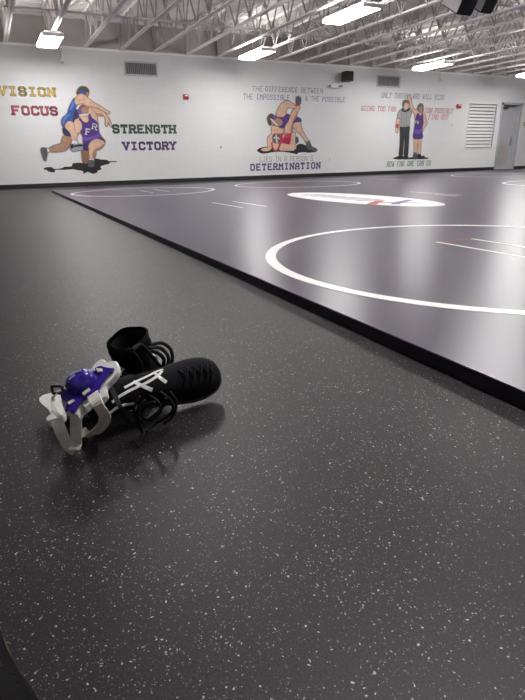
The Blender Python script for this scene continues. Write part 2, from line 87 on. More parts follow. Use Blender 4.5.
def rubber_floor():
    m, nt, p = nodes('flecked_rubber')
    L = nt.links.new
    tc = nt.nodes.new('ShaderNodeTexCoord')
    wob = nt.nodes.new('ShaderNodeTexNoise'); wob.inputs['Scale'].default_value = 70; wob.inputs['Detail'].default_value = 2
    L(tc.outputs['Object'], wob.inputs['Vector'])
    mx = nt.nodes.new('ShaderNodeMix'); mx.data_type = 'VECTOR'; mx.inputs[0].default_value = .014
    L(tc.outputs['Object'], mx.inputs[4]); L(wob.outputs['Color'], mx.inputs[5])
    def flecks(scale, dist, keep, rnd_dim):
        v = nt.nodes.new('ShaderNodeTexVoronoi'); v.inputs['Scale'].default_value = scale
        L(mx.outputs[1], v.inputs['Vector'])
        sep = nt.nodes.new('ShaderNodeSeparateColor'); L(v.outputs['Color'], sep.inputs[0])
        cl = nt.nodes.new('ShaderNodeTexNoise'); cl.inputs['Scale'].default_value = 9; L(tc.outputs['Object'], cl.inputs['Vector'])
        md = nt.nodes.new('ShaderNodeMath'); md.operation = 'MULTIPLY_ADD'; md.inputs[1].default_value = .9; md.inputs[2].default_value = keep-.45
        L(cl.outputs['Fac'], md.inputs[0])
        k = nt.nodes.new('ShaderNodeMath'); k.operation = 'LESS_THAN'; L(sep.outputs[0], k.inputs[0]); L(md.outputs[0], k.inputs[1])
        sz = nt.nodes.new('ShaderNodeMath'); sz.operation = 'MULTIPLY_ADD'; sz.inputs[1].default_value = dist*.9; sz.inputs[2].default_value = dist*.45
        L(sep.outputs[2], sz.inputs[0])
        d = nt.nodes.new('ShaderNodeMath'); d.operation = 'LESS_THAN'; L(v.outputs['Distance'], d.inputs[0]); L(sz.outputs[0], d.inputs[1])
        a = nt.nodes.new('ShaderNodeMath'); a.operation = 'MULTIPLY'; L(k.outputs[0], a.inputs[0]); L(d.outputs[0], a.inputs[1])
        br = nt.nodes.new('ShaderNodeMath'); br.operation = 'MULTIPLY_ADD'; br.inputs[1].default_value = .6; br.inputs[2].default_value = .4
        L(sep.outputs[1], br.inputs[0])
        o = nt.nodes.new('ShaderNodeMath'); o.operation = 'MULTIPLY'; L(a.outputs[0], o.inputs[0]); L(br.outputs[0], o.inputs[1])
        return o
    f1 = flecks(170, .215, .42, 0)
    f2 = flecks(300, .28, .30, 1)
    half = nt.nodes.new('ShaderNodeMath'); half.operation = 'MULTIPLY'; half.inputs[1].default_value = .34; L(f2.outputs[0], half.inputs[0])
    mxm = nt.nodes.new('ShaderNodeMath'); mxm.operation = 'MAXIMUM'; L(f1.outputs[0], mxm.inputs[0]); L(half.outputs[0], mxm.inputs[1])
    gr = nt.nodes.new('ShaderNodeTexNoise'); gr.inputs['Scale'].default_value = 300; gr.inputs['Detail'].default_value = 3; L(tc.outputs['Object'], gr.inputs['Vector'])
    rp = nt.nodes.new('ShaderNodeValToRGB'); rp.color_ramp.elements[0].position = .36; rp.color_ramp.elements[1].position = .68
    rp.color_ramp.elements[0].color = (.0045, .0046, .0060, 1); rp.color_ramp.elements[1].color = (.0275, .0232, .0278, 1)
    L(gr.outputs['Fac'], rp.inputs[0])
    cm = nt.nodes.new('ShaderNodeMix'); cm.data_type = 'RGBA'; L(mxm.outputs[0], cm.inputs[0]); L(rp.outputs[0], cm.inputs[6]); cm.inputs[7].default_value = (.56, .53, .50, 1)
    L(cm.outputs[2], p.inputs['Base Color'])
    p.inputs['Roughness'].default_value = .48; p.inputs['Specular IOR Level'].default_value = .36
    b = nt.nodes.new('ShaderNodeBump'); b.inputs['Strength'].default_value = .16; b.inputs['Distance'].default_value = .002
    L(gr.outputs['Fac'], b.inputs['Height']); L(b.outputs[0], p.inputs['Normal'])
    return m

def mat_vinyl():
    m, nt, p = nodes('mat_vinyl')
    L = nt.links.new
    tc = nt.nodes.new('ShaderNodeTexCoord')
    mp = nt.nodes.new('ShaderNodeMapping'); mp.inputs['Scale'].default_value = (1.2, 9, 1); mp.inputs['Rotation'].default_value = (0, 0, .5)
    L(tc.outputs['Object'], mp.inputs[0])
    sc1 = nt.nodes.new('ShaderNodeTexNoise'); sc1.inputs['Scale'].default_value = 3; sc1.inputs['Detail'].default_value = 6; L(mp.outputs[0], sc1.inputs['Vector'])
    blot = nt.nodes.new('ShaderNodeTexNoise'); blot.inputs['Scale'].default_value = 1.1; blot.inputs['Detail'].default_value = 5; L(tc.outputs['Object'], blot.inputs['Vector'])
    rp = nt.nodes.new('ShaderNodeValToRGB'); rp.color_ramp.elements[0].position = .3; rp.color_ramp.elements[1].position = .75
    rp.color_ramp.elements[0].color = (.030, .019, .044, 1); rp.color_ramp.elements[1].color = (.045, .031, .065, 1)
    L(blot.outputs['Fac'], rp.inputs[0]); L(rp.outputs[0], p.inputs['Base Color'])
    # scuffs change the gloss a little, never the colour of light
    rr = nt.nodes.new('ShaderNodeMapRange'); rr.inputs[1].default_value = .3; rr.inputs[2].default_value = .72; rr.inputs[3].default_value = .26; rr.inputs[4].default_value = .31
    L(blot.outputs['Fac'], rr.inputs[0]); p.inputs['Roughness'].default_value = .31
    p.inputs['Specular IOR Level'].default_value = .5
    wv = nt.nodes.new('ShaderNodeTexNoise'); wv.inputs['Scale'].default_value = 2.2; wv.inputs['Detail'].default_value = 2; L(tc.outputs['Object'], wv.inputs['Vector'])
    b = nt.nodes.new('ShaderNodeBump'); b.inputs['Strength'].default_value = .07; b.inputs['Distance'].default_value = .02
    L(wv.outputs['Fac'], b.inputs['Height']); L(b.outputs[0], p.inputs['Normal'])
    return m

def emitter(name, col, s):
    m = bpy.data.materials.new(name); m.use_nodes = True
    nt = m.node_tree; nt.nodes.clear()
    o = nt.nodes.new('ShaderNodeOutputMaterial'); e = nt.nodes.new('ShaderNodeEmission')
    e.inputs[0].default_value = (*col, 1); e.inputs[1].default_value = s
    nt.links.new(e.outputs[0], o.inputs[0])
    return m

WALL = block_wall('painted_block', (.735, .742, .752))
WHITE_STEEL = mat('painted_steel', (.92, .90, .89), .5, .05, 6)
DECK = mat('deck_paint', (.80, .755, .735), .7, .12, 3)
SHADED_WEB = mat('joist_web_shaded', (.46, .43, .415), .55, .08, 6)  # shade on the white webs is put into this darker colour
UPPER_BAND = mat('upper_wall_darker', (.46, .43, .42), .65, .05, 4)  # darker and browner than the wall below it
BLACK_RUBBER = mat('cove_rubber', (.015, .015, .016), .45, .2, 30)
FLOOR = rubber_floor()
VINYL = mat_vinyl()
MAT_SIDE = mat('mat_edge_vinyl', (.016, .011, .02), .42, .15, 12)
LINE = mat('line_tape', (.86, .85, .84), .45, .04, 14)
PAINT = {}
for n_, c_ in dict(ink=(.014, .013, .015), skin=(.66, .43, .31), skin2=(.42, .23, .15), skin3=(.28, .14, .085), sock=(.68, .68, .70), shoe=(.09, .10, .12),
                   shoe2=(.30, .33, .40), blue=(.03, .085, .35), blue2=(.08, .20, .58), navy=(.022, .022, .085), purple=(.075, .03, .21), purple2=(.04, .018, .10),
                   purple3=(.16, .075, .40), hair=(.075, .055, .042), hair2=(.13, .12, .11), red=(.58, .03, .085), red2=(.36, .015, .05), green=(.06, .23, .13),
                   coal=(.03, .032, .036), shirt=(.33, .335, .33), shirt2=(.20, .21, .21), halo=(.36, .35, .36), contour=(.10, .07, .06),
                   gold=(.80, .56, .10), pink=(.64, .10, .18), forest=(.04, .16, .11), violet=(.11, .065, .26), outline=(.16, .13, .12), mauve=(.28, .25, .37),
                   grey=(.20, .20, .205), lilac=(.35, .32, .42), rose=(.62, .20, .24), fern=(.13, .28, .17)).items():
    PAINT[n_] = mat('wall_paint_'+n_, c_, .55,   .14 if 'skin' in n_ or n_ in ('blue', 'purple', 'shirt') else .10, 11 if 'skin' in n_ else 16)

# ---------------------------------------------------------------- helpers
def tag(o, label=None, cat=None, group=None, kind=None):
    if label: o['label'] = label
    if cat: o['category'] = cat
    if group: o['group'] = group
    if kind: o['kind'] = kind
    return o
def obj(name, bm, m, parent=None, smooth=False):
    me = bpy.data.meshes.new(name)
    bm.to_mesh(me); bm.free()
    if m: me.materials.append(m)
    if smooth:
        for f in me.polygons: f.use_smooth = True
    o = bpy.data.objects.new(name, me)
    COL.objects.link(o)
    if parent: o.parent = parent
    return o
def empty(name, loc=(0, 0, 0), label=None, cat=None, group=None, rot=None, kind=None):
    o = bpy.data.objects.new(name, None); COL.objects.link(o)
    o.empty_display_size = .1
    if rot is not None: o.matrix_world = Matrix.Translation(Vector(loc)) @ rot.to_4x4()
    else: o.location = loc
    return tag(o, label, cat, group, kind)
def box(bm, a, b, bevel=0):
    (x0, y0, z0), (x1, y1, z1) = a, b
    vs = [bm.verts.new(p) for p in ((x0, y0, z0), (x1, y0, z0), (x1, y1, z0), (x0, y1, z0), (x0, y0, z1), (x1, y0, z1), (x1, y1, z1), (x0, y1, z1))]
    fs = [bm.faces.new([vs[i] for i in q]) for q in ((3, 2, 1, 0), (4, 5, 6, 7), (0, 1, 5, 4), (1, 2, 6, 5), (2, 3, 7, 6), (3, 0, 4, 7))]
    if bevel:
        es = list({e for f in fs for e in f.edges})
        bmesh.ops.bevel(bm, geom=es, offset=bevel, segments=2, affect='EDGES')
    return bm
def B(a, b, bevel=0): return box(bmesh.new(), a, b, bevel)
def tube(bm, pts, r, n=8, taper=None):
    pts = [Vector(p) for p in pts]; rings = []
    ref = Vector((0, 0, 1))
    for i, p in enumerate(pts):
        t = (pts[min(i+1, len(pts)-1)]-pts[max(i-1, 0)]).normalized()
        if abs(t.dot(ref)) > .95: ref = Vector((1, 0, 0)) if abs(t.x) < .9 else Vector((0, 1, 0))
        a = t.cross(ref).normalized(); b = a.cross(t)
        ref = b
        rr = r if taper is None else r*taper[i]
        rings.append([bm.verts.new(p+(a*math.cos(2*math.pi*k/n)+b*math.sin(2*math.pi*k/n))*rr) for k in range(n)])
    for A, C in zip(rings, rings[1:]):
        for k in range(n): bm.faces.new((A[k], A[(k+1) % n], C[(k+1) % n], C[k]))
    bm.faces.new(rings[0][::-1]); bm.faces.new(rings[-1])
    return bm
def bar(bm, p, q, w, h):
    p, q = Vector(p), Vector(q); t = (q-p).normalized()
    ref = Vector((0, 0, 1)) if abs(t.z) < .9 else Vector((1, 0, 0))
    a = t.cross(ref).normalized()*w/2; b = a.normalized().cross(t)*h/2
    vs = [bm.verts.new(c+s*a+u*b) for c in (p, q) for s, u in ((-1, -1), (1, -1), (1, 1), (-1, 1))]
    for f in ((0, 1, 2, 3), (7, 6, 5, 4), (0, 4, 5, 1), (1, 5, 6, 2), (2, 6, 7, 3), (3, 7, 4, 0)): bm.faces.new([vs[i] for i in f])
    return bm
def spline(pts, sub=6, closed=False):
    P = [Vector(p) for p in pts]; n = len(P); out = []
    rng = range(n) if closed else range(n-1)
    for i in rng:
        if closed: p0, p1, p2, p3 = P[(i-1) % n], P[i], P[(i+1) % n], P[(i+2) % n]
        else: p0, p1, p2, p3 = P[max(i-1, 0)], P[i], P[i+1], P[min(i+2, n-1)]
        for k in range(sub):
            t = k/sub
            out.append(.5*((2*p1)+(p2-p0)*t+(2*p0-5*p1+4*p2-p3)*t*t+(3*p1-p0-3*p2+p3)*t**3))
    if not closed: out.append(P[-1])
    return out
def sheet(bm, pts, n, th):
    """a solid pad: closed outline pts, front face along n, thickness th, rounded rim"""
    n = Vector(n).normalized(); pts = [Vector(p) for p in pts]
    c = sum(pts, Vector())/len(pts)
    rings = []
    for off, s in ((-th, .96), (-th*.7, 1), (-th*.3, 1), (0, .955)):
        rings.append([bm.verts.new(c+(p-c)*s+n*off) for p in pts])
    N = len(pts)
    for A, C in zip(rings, rings[1:]):
        for k in range(N): bm.faces.new((A[k], A[(k+1) % N], C[(k+1) % N], C[k]))
    f1 = bm.faces.new(rings[-1]); f2 = bm.faces.new(rings[0][::-1])
    bmesh.ops.triangulate(bm, faces=[f1, f2])
    bmesh.ops.recalc_face_normals(bm, faces=bm.faces)
    return bm
def ribbon(bm, pts, w, th, side):
    """flat webbing along pts; side = direction across the webbing"""
    pts = spline(pts, 5); rings = []
    side = Vector(side)
    for i, p in enumerate(pts):
        t = (pts[min(i+1, len(pts)-1)]-pts[max(i-1, 0)]).normalized()
        a = (side-t*side.dot(t)).normalized(); b = t.cross(a).normalized()
        rings.append([bm.verts.new(p+a*u*w/2+b*v*th/2) for u, v in ((-1, -.6), (-.9, -1), (.9, -1), (1, -.6), (1, .6), (.9, 1), (-.9, 1), (-1, .6))])
    for A, C in zip(rings, rings[1:]):
        for k in range(8): bm.faces.new((A[k], A[(k+1) % 8], C[(k+1) % 8], C[k]))
    bm.faces.new(rings[0][::-1]); bm.faces.new(rings[-1])
    bmesh.ops.recalc_face_normals(bm, faces=bm.faces)
    return bm
WY = 14.5
def painted(bm, poly, layer, smooth=True, grow=0):
    """a painted patch on the mural wall: poly in (x, z), layers are coats of paint"""
    pts = [Vector((x, z)) for x, z in poly]
    if smooth: pts = spline(pts, 3, True)
    if grow:
        N = len(pts); area = sum(pts[i].x*pts[(i+1) % N].y-pts[(i+1) % N].x*pts[i].y for i in range(N)); s = 1 if area > 0 else -1
        out = []
        for i in range(N):
            t = pts[(i+1) % N]-pts[i-1]
            out.append(pts[i]+Vector((t.y, -t.x)).normalized()*grow*s)
        pts = out
    y = WY-.0015-.0002*layer
    f = bm.faces.new([bm.verts.new((p.x, y, p.y)) for p in pts])
    bm.normal_update()
    if f.normal.y > 0: f.normal_flip()
    bmesh.ops.triangulate(bm, faces=[f])
    return bm

# ---------------------------------------------------------------- lettering: block capitals drawn as strokes on a 4 x 6 grid
GLYPH = {
 'A': [[(0, 0), (0, 4.6), (1.2, 6), (2.8, 6), (4, 4.6), (4, 0)], [(0, 2.6), (4, 2.6)]],
 'B': [[(0, 0), (0, 6), (3.1, 6), (4, 5.2), (4, 3.9), (3.2, 3.1), (4, 2.3), (4, .8), (3.1, 0), (0, 0)], [(0, 3.1), (3.2, 3.1)]],
 'C': [[(4, 4.7), (4, 5.2), (3.1, 6), (.9, 6), (0, 5.1), (0, .9), (.9, 0), (3.1, 0), (4, .8), (4, 1.3)]],
 'D': [[(0, 0), (0, 6), (2.9, 6), (4, 4.9), (4, 1.1), (2.9, 0), (0, 0)]],
 'E': [[(4, 6), (0, 6), (0, 0), (4, 0)], [(0, 3.1), (2.9, 3.1)]],
 'F': [[(4, 6), (0, 6), (0, 0)], [(0, 3.1), (2.9, 3.1)]],
 'G': [[(4, 4.7), (4, 5.2), (3.1, 6), (.9, 6), (0, 5.1), (0, .9), (.9, 0), (3.1, 0), (4, .9), (4, 2.6), (2.3, 2.6)]],
 'H': [[(0, 0), (0, 6)], [(4, 0), (4, 6)], [(0, 3), (4, 3)]],
 'I': [[(2, 0), (2, 6)], [(.6, 0), (3.4, 0)], [(.6, 6), (3.4, 6)]],
 'K': [[(0, 0), (0, 6)], [(4, 6), (.2, 2.9)], [(1.3, 3.6), (4, 0)]],
 'L': [[(0, 6), (0, 0), (4, 0), (4, 1)]],
 'M': [[(0, 0), (0, 6), (2, 3.2), (4, 6), (4, 0)]],
 'N': [[(0, 0), (0, 6), (4, 0), (4, 6)]],
 'O': [[(.9, 0), (0, .9), (0, 5.1), (.9, 6), (3.1, 6), (4, 5.1), (4, .9), (3.1, 0), (.9, 0)]],
 'P': [[(0, 0), (0, 6), (3.1, 6), (4, 5.1), (4, 3.6), (3.1, 2.7), (0, 2.7)]],
 'R': [[(0, 0), (0, 6), (3.1, 6), (4, 5.1), (4, 3.8), (3.1, 3), (0, 3)], [(2.2, 3), (4, 0)]],
 'S': [[(4, 4.8), (4, 5.2), (3.1, 6), (.9, 6), (0, 5.2), (0, 4), (.9, 3.2), (3.1, 2.9), (4, 2.1), (4, .8), (3.1, 0), (.9, 0), (0, .8), (0, 1.2)]],
 'T': [[(2, 0), (2, 6)], [(0, 5), (0, 6), (4, 6), (4, 5)]],
 'U': [[(0, 6), (0, .9), (.9, 0), (3.1, 0), (4, .9), (4, 6)]],
 'V': [[(0, 6), (2, 0), (4, 6)]],
 'W': [[(0, 6), (.7, 0), (2, 3), (3.3, 0), (4, 6)]],
 'Y': [[(0, 6), (2, 3), (4, 6)], [(2, 3), (2, 0)]],
 '&': [[(4, 0), (.8, 4.4), (.8, 5.3), (1.5, 6), (2.4, 6), (3, 5.3), (3, 4.5), (0, 2), (0, .8), (.9, 0), (2.4, 0), (4, 2.2)]],
 "'": [[(2, 6), (1.8, 4.6)]],
}
SERIF = {'A': [(0, 0), (4, 0)], 'F': [(0, 0)], 'H': [(0, 0), (4, 0), (0, 6), (4, 6)], 'K': [(0, 0), (0, 6), (4, 6), (4, 0)], 'M': [(0, 0), (4, 0)], 'N': [(0, 0), (4, 6)],
         'P': [(0, 0)], 'R': [(0, 0), (4, 0)], 'T': [(2, 0)], 'U': [(0, 6), (4, 6)], 'V': [(0, 6), (4, 6)], 'Y': [(0, 6), (4, 6), (2, 0)]}
def lettering(spec, weight, layer, serif=True, slant=0, grow=0.0):
    s, x0, x1, z0, h = spec
    bm = bmesh.new(); n = len(s); pitch = (x1-x0)/(n-.18); cw = pitch*.80
    w = weight*h+2*grow; y = WY-.0015-.0002*layer
    def put(p, q):
        p, q = Vector(p), Vector(q); t = (q-p)
        if t.length < 1e-6: return
        t.normalize(); a = Vector((-t.y, t.x))*w/2; e = t*w*.42
        vs = [bm.verts.new((v.x, y, v.y)) for v in (p-e-a, q+e-a, q+e+a, p-e+a)]
        bm.faces.new(vs)
    for i, ch in enumerate(s):
        if ch not in GLYPH: continue
        ox = x0+i*pitch; ins = weight*h/2
        def P(g):
            zz = ins+(h-2*ins)*g[1]/6
            return (ox+ins+(cw-2*ins)*g[0]/4+slant*zz, z0+zz)
        for line in GLYPH[ch]:
            for p, q in zip(line, line[1:]): put(P(p), P(q))
        if serif:
            for g in SERIF.get(ch, ()):
                c = P(g); d = cw*.15
                put((c[0]-d, c[1]), (c[0]+d, c[1]))
    bmesh.ops.recalc_face_normals(bm, faces=bm.faces)
    return bm

# ================================================================ THE SETTING
RX0, RX1, RY0 = -5.0, 21.5, -4.0
DECK_Z = 3.79
def struct(name, bm, m, parent=None, smooth=False):
    o = obj(name, bm, m, parent, smooth)
    if not parent: tag(o, kind='structure')
    return o
struct('floor', B((RX0-.2, RY0-.2, -.12), (RX1+.2, WY+.2, 0)), FLOOR)
bm = bmesh.new()
DX0, DX1, DZ1 = 17.14, 18.10, 2.26          # door opening
LX0, LX1, LZ0, LZ1 = 15.50, 16.84, .80, 2.23  # louvre opening
for a, b in (((RX0, 0), (LX0, 3.86)), ((LX0, 0), (LX1, LZ0)), ((LX0, LZ1), (LX1, 3.86)), ((LX1, 0), (DX0, 3.86)), ((DX0, DZ1), (DX1, 3.86)), ((DX1, 0), (RX1, 3.86))):
    box(bm, (a[0], WY, a[1]), (b[0], WY+.2, b[1]))
struct('wall_far', bm, WALL)
struct('wall_left', B((RX0-.2, RY0, 0), (RX0, WY, 3.86)), WALL)
struct('wall_right', B((RX1, RY0, 0), (RX1+.2, WY, 3.86)), WALL)
struct('wall_behind', B((RX0, RY0-.2, 0), (RX1, RY0, 3.86)), WALL)
# ribbed steel deck, ribs along X
bm = bmesh.new(); prof = []
y = RY0
while y < WY:
    prof += [(y, DECK_Z), (y+.045, DECK_Z), (y+.065, DECK_Z+.045), (y+.13, DECK_Z+.045)]; y += .15
ra = [bm.verts.new((RX0, yy, zz)) for yy, zz in prof]; rb = [bm.verts.new((RX1, yy, zz)) for yy, zz in prof]
for i in range(len(prof)-1): bm.faces.new((ra[i], rb[i], rb[i+1], ra[i+1]))
box(bm, (RX0, RY0, DECK_Z+.05), (RX1, WY, DECK_Z+.1))
struct('ceiling', bm, DECK)
bm = bmesh.new()
for a, b in ((RX0, DX0-.06), (DX1+.06, RX1)):
    box(bm, (a, WY-.012, 0), (b, WY, .105)); box(bm, (a, WY-.02, 0), (b, WY, .012))
struct('baseboard_far', bm, BLACK_RUBBER)
struct('baseboard_left', B((RX0, RY0, 0), (RX0+.012, WY, .105)), BLACK_RUBBER)
struct('baseboard_right', B((RX1-.012, RY0, 0), (RX1, WY, .105)), BLACK_RUBBER)
bm = bmesh.new(); box(bm, (RX0, WY-.055, 3.104), (RX1, WY-.047, 3.142)); box(bm, (RX0, WY-.055, 3.142), (RX1, WY, 3.15))
struct('trim_1', bm, WHITE_STEEL)
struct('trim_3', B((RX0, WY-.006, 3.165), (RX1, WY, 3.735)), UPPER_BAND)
struct('trim_2', B((RX0, WY-.06, 3.735), (RX1, WY, 3.785)), WHITE_STEEL)

# door with its closer, lever and kick plate
DOOR = mat('door_paint', (.45, .46, .485), .45, .04, 8); DOOR_FRAME = mat('door_frame_paint', (.40, .41, .43), .4, .04, 8)
KICK = mat('kick_plate', (.52, .50, .48), .35, .06, 12, .4); CHROME = mat('brushed_metal', (.33, .33, .34), .3, .1, 40, .9); DARK = mat('dark_metal', (.06, .06, .07), .45, .1, 30, .4)
bm = bmesh.new()
box(bm, (DX0-.055, WY-.03, 0), (DX0+.03, WY+.2, DZ1+.055)); box(bm, (DX1-.03, WY-.03, 0), (DX1+.055, WY+.2, DZ1+.055)); box(bm, (DX0-.055, WY-.03, DZ1-.03), (DX1+.055, WY+.2, DZ1+.055))
dr = obj('door_1', bm, DOOR_FRAME); tag(dr, 'pale grey steel door recessed in the mural wall beside the louvre', kind='structure')
lf = obj('door_leaf', B((DX0+.032, WY+.12, .01), (DX1-.032, WY+.165, DZ1-.032)), DOOR, dr)
obj('kick_plate', B((DX0+.06, WY+.117, .15), (DX1-.30, WY+.12, .95)), KICK, dr)
bm = bmesh.new(); box(bm, (DX1-.17, WY+.10, .86), (DX1-.10, WY+.12, 1.16)); tube(bm, [(DX1-.135, WY+.12, 1.03), (DX1-.135, WY+.06, 1.03), (DX1-.25, WY+.055, 1.03)], .012)
obj('door_handle', bm, CHROME, dr)
bm = bmesh.new(); box(bm, (DX0+.08, WY+.06, 2.10), (DX0+.40, WY+.12, 2.17)); bar(bm, (DX0+.35, WY+.08, 2.18), (DX0+.75, WY+.05, 2.2), .03, .015)
obj('door_closer', bm, DARK, dr)
obj('threshold', B((DX0+.03, WY-.01, 0), (DX1-.03, WY+.2, .012)), CHROME, dr)

# ================================================================ ROOF JOISTS
BOT, TOP = 3.14, 3.745
JY0, JY1 = RY0+.05, WY-.02
def joist_parts():
    bmb = bmesh.new(); bmt = bmesh.new(); bmw = bmesh.new()
    for s in (-1, 1):
        x = s*.028
        box(bmb, (x-.022, JY0, BOT), (x+.022, JY1, BOT+.006)); box(bmb, (x-s*.019-.003, JY0, BOT), (x-s*.019+.003, JY1, BOT+.044))
        box(bmt, (x-.026, JY0, TOP+.034), (x+.026, JY1, TOP+.040)); box(bmt, (x-s*.023-.003, JY0, TOP-.004), (x-s*.023+.003, JY1, TOP+.038))
    y = JY1-.25; k = 0; step = .36
    while y-step > JY0:
        a, b = (BOT+.02, TOP+.01) if k % 2 == 0 else (TOP+.01, BOT+.02)
        bar(bmw, (0, y, a), (0, y-step, b), .026, .026)
        if k % 4 == 1: bar(bmw, (0, y-step, BOT+.02), (0, y-step, TOP+.01), .02, .02)
        y -= step; k += 1
    bar(bmw, (0, JY1-.02, BOT), (0, JY1-.02, TOP), .05, .04)
    return bmb, bmt, bmw
JX = [.86+.858*k for k in range(-3, 24)]
ORD = ['first', 'second', 'third', 'fourth', 'fifth', 'sixth', 'seventh', 'eighth', 'ninth', 'tenth', 'eleventh', 'twelfth', 'thirteenth', 'fourteenth', 'fifteenth',
       'sixteenth', 'seventeenth', 'eighteenth', 'nineteenth', 'twentieth', 'twenty-first', 'twenty-second', 'twenty-third', 'twenty-fourth']
proto = None
for k, x in enumerate(JX):
    n = k-3
    lab = ('white open-web roof joist, %s from the left along the mural wall top' % ORD[n]) if n >= 0 else 'white open-web roof joist left of every joist in the picture'
    if proto is None:
        j = empty('roof_joist', (x, 0, 0), lab, 'joist', 'open-web joists under the roof deck')
        b1, b2, b3 = joist_parts()
        proto = [obj('bottom_chord', b1, WHITE_STEEL, j), obj('top_chord', b2, WHITE_STEEL, j), obj('web', b3, SHADED_WEB, j)]
    else:
        j = empty('roof_joist', (x, 0, 0), lab, 'joist', 'open-web joists under the roof deck')
        for pch in proto:
            c = pch.copy(); COL.objects.link(c); c.parent = j
# bridging lines tie the joists together
for i, yb in enumerate((11.55, 8.1, 4.6)):
    w_ = ('nearest the mural wall', 'in the middle of the room', 'farthest from the mural wall')[i]
    bm = bmesh.new(); box(bm, (JX[0], yb-.016, BOT+.046), (JX[-1], yb+.016, BOT+.052)); box(bm, (JX[0], yb-.016, BOT+.046), (JX[-1], yb-.010, BOT+.078))
    t = empty('bridging_bar', (0, 0, 0), 'thin steel bridging line crossing the joists, the one %s' % w_, 'bridging', 'bridging lines across the joists')
    obj('lower_angle', bm, WHITE_STEEL, t)
    bm = bmesh.new(); box(bm, (JX[0], yb-.016, TOP-.05), (JX[-1], yb+.016, TOP-.044))
    obj('upper_angle', bm, WHITE_STEEL, t)
    for a, b in zip(JX[1::3], JX[2::3]):
        bm = bmesh.new(); bar(bm, (a, yb, BOT+.05), (b, yb, TOP-.05), .022, .022); bar(bm, (a, yb+.022, TOP-.05), (b, yb+.022, BOT+.05), .022, .022)
        obj('cross_brace', bm, WHITE_STEEL, t)

# ================================================================ CEILING LIGHTS
GLOW = emitter('lit_diffuser', (1.0, .97, .95), LAMP_RADIANCE)
HOUSING = mat('light_housing', (.88, .87, .86), .4, .03, 10)
light_proto = None
def ceiling_light(x, y, lab):
    global light_proto
    t = empty('ceiling_light', (x, y, 2.90), lab, 'ceiling light', 'flat lamps hung under the joists')
    if light_proto is None:
        bm = bmesh.new(); box(bm, (-.15, -.60, .0665), (.15, .60, .098), .006)
        hs = obj('housing', bm, HOUSING, t)
        df = obj('diffuser', B((-.20, -.60, 0), (.20, .60, .066), .012), GLOW, t)
        caps = [obj('end_cap', B((-.205, min(a, b), -.003), (.205, max(a, b), .068), .003), HOUSING, t) for a, b in ((.601, .615), (-.601, -.615))]
        bm = bmesh.new()
        for sx in (-.14, .14):
            for sy in (-.55, .55): bar(bm, (sx*.8, sy, .095), (sx*.8, sy, .262), .006, .006)
        hg = obj('hanger', bm, DARK, t)
        light_proto = [hs, df, hg]+caps
    else:
        for pch in light_proto:
            c = pch.copy(); COL.objects.link(c); c.parent = t
for x, y, lab in ((1.60, 12.75, 'lit flat ceiling lamp above the word FOCUS'), (6.27, 12.62, 'lit flat ceiling lamp left of centre, before the pinned-wrestlers mural'),
                  (6.20, 8.72, 'big lit ceiling lamp cut by the top edge, nearer the camera'), (11.75, 12.50, 'lit flat ceiling lamp before the referee mural'),
                  (16.15, 12.50, 'lit ceiling lamp at the right edge above the grey door'), (11.75, 8.72, 'lit ceiling lamp over the mat left of the speakers\' far side, middle row'),
                  (6.20, 4.75, 'lit ceiling lamp over the mat, row nearest the camera'), (11.75, 4.75, 'lit ceiling lamp over the far right of the mat, row nearest the camera'),
                  (16.15, 8.72, 'lit ceiling lamp over the far right of the mat, middle row'), (1.60, 8.72, 'lit ceiling lamp over the left edge of the mat'),
                  (6.20, .80, 'lit ceiling lamp over the mat beside the camera'),
                  (1.60, 4.75, 'lit ceiling lamp over the left edge of the mat, third row from the wall'), (1.60, .80, 'lit ceiling lamp right over the camera and shoes')):
    ceiling_light(x, y, lab)


# ================================================================ WALL FITTINGS
def grille(name, lab, x0, x1, z0, z1, n, vertical, frame_m, slat_m, back_m, depth=.03, fw=.035):
    t = empty(name, ((x0+x1)/2, WY, z0), lab, 'grille' if vertical else 'louver')
    cx, cz = (x0+x1)/2, z0
    bm = bmesh.new()
    for a, b in (((x0-fw, z0-fw), (x0, z1+fw)), ((x1, z0-fw), (x1+fw, z1+fw)), ((x0, z0-fw), (x1, z0)), ((x0, z1), (x1, z1+fw))):
        box(bm, (a[0]-cx, -depth, a[1]-cz), (b[0]-cx, 0 if vertical else .1, b[1]-cz))
    obj('frame', bm, frame_m, t)
    obj('backing', B((x0-cx, -.004 if vertical else .12, 0), (x1-cx, 0 if vertical else .13, z1-z0)), back_m, t)
    for i in range(n):
        if vertical:
            xx = x0+(x1-x0)*(i+.5)/n-cx
            bm = B((xx-.008, -depth*.8, 0), (xx+.008, -.006, z1-z0))
            obj('slat', bm, slat_m, t)
        else:
            zz = (z1-z0)*(i+.5)/n; p = (z1-z0)/n
            bm = bmesh.new(); bar(bm, (x0-cx, .03, zz), (x1-cx, .03, zz), .092, .012)
            bmesh.ops.rotate(bm, cent=(0, .03, zz), matrix=Matrix.Rotation(math.radians(60), 3, 'X'), verts=bm.verts)
            obj('blade', bm, slat_m, t)
    return t
GREY_SLAT = mat('grille_slat', (.36, .35, .365), .5, .06, 10); GREY_BACK = mat('grille_shadow_box', (.17, .165, .175), .8, .1, 10); GRILLE_FRAME = mat('grille_frame', (.55, .54, .55), .5, .03, 10)
LOUVER_WHITE = mat('louver_paint', (.74, .735, .73), .45, .03, 8)
grille('wall_grille', 'grey return-air grille high on the wall above STRENGTH', 3.52, 4.30, 2.64, 2.89, 16, True, GRILLE_FRAME, GREY_SLAT, GREY_BACK)
grille('wall_grille', 'grey return-air grille high on the wall above ONLY THOSE', 11.41, 12.26, 2.65, 2.92, 16, True, GRILLE_FRAME, GREY_SLAT, GREY_BACK)
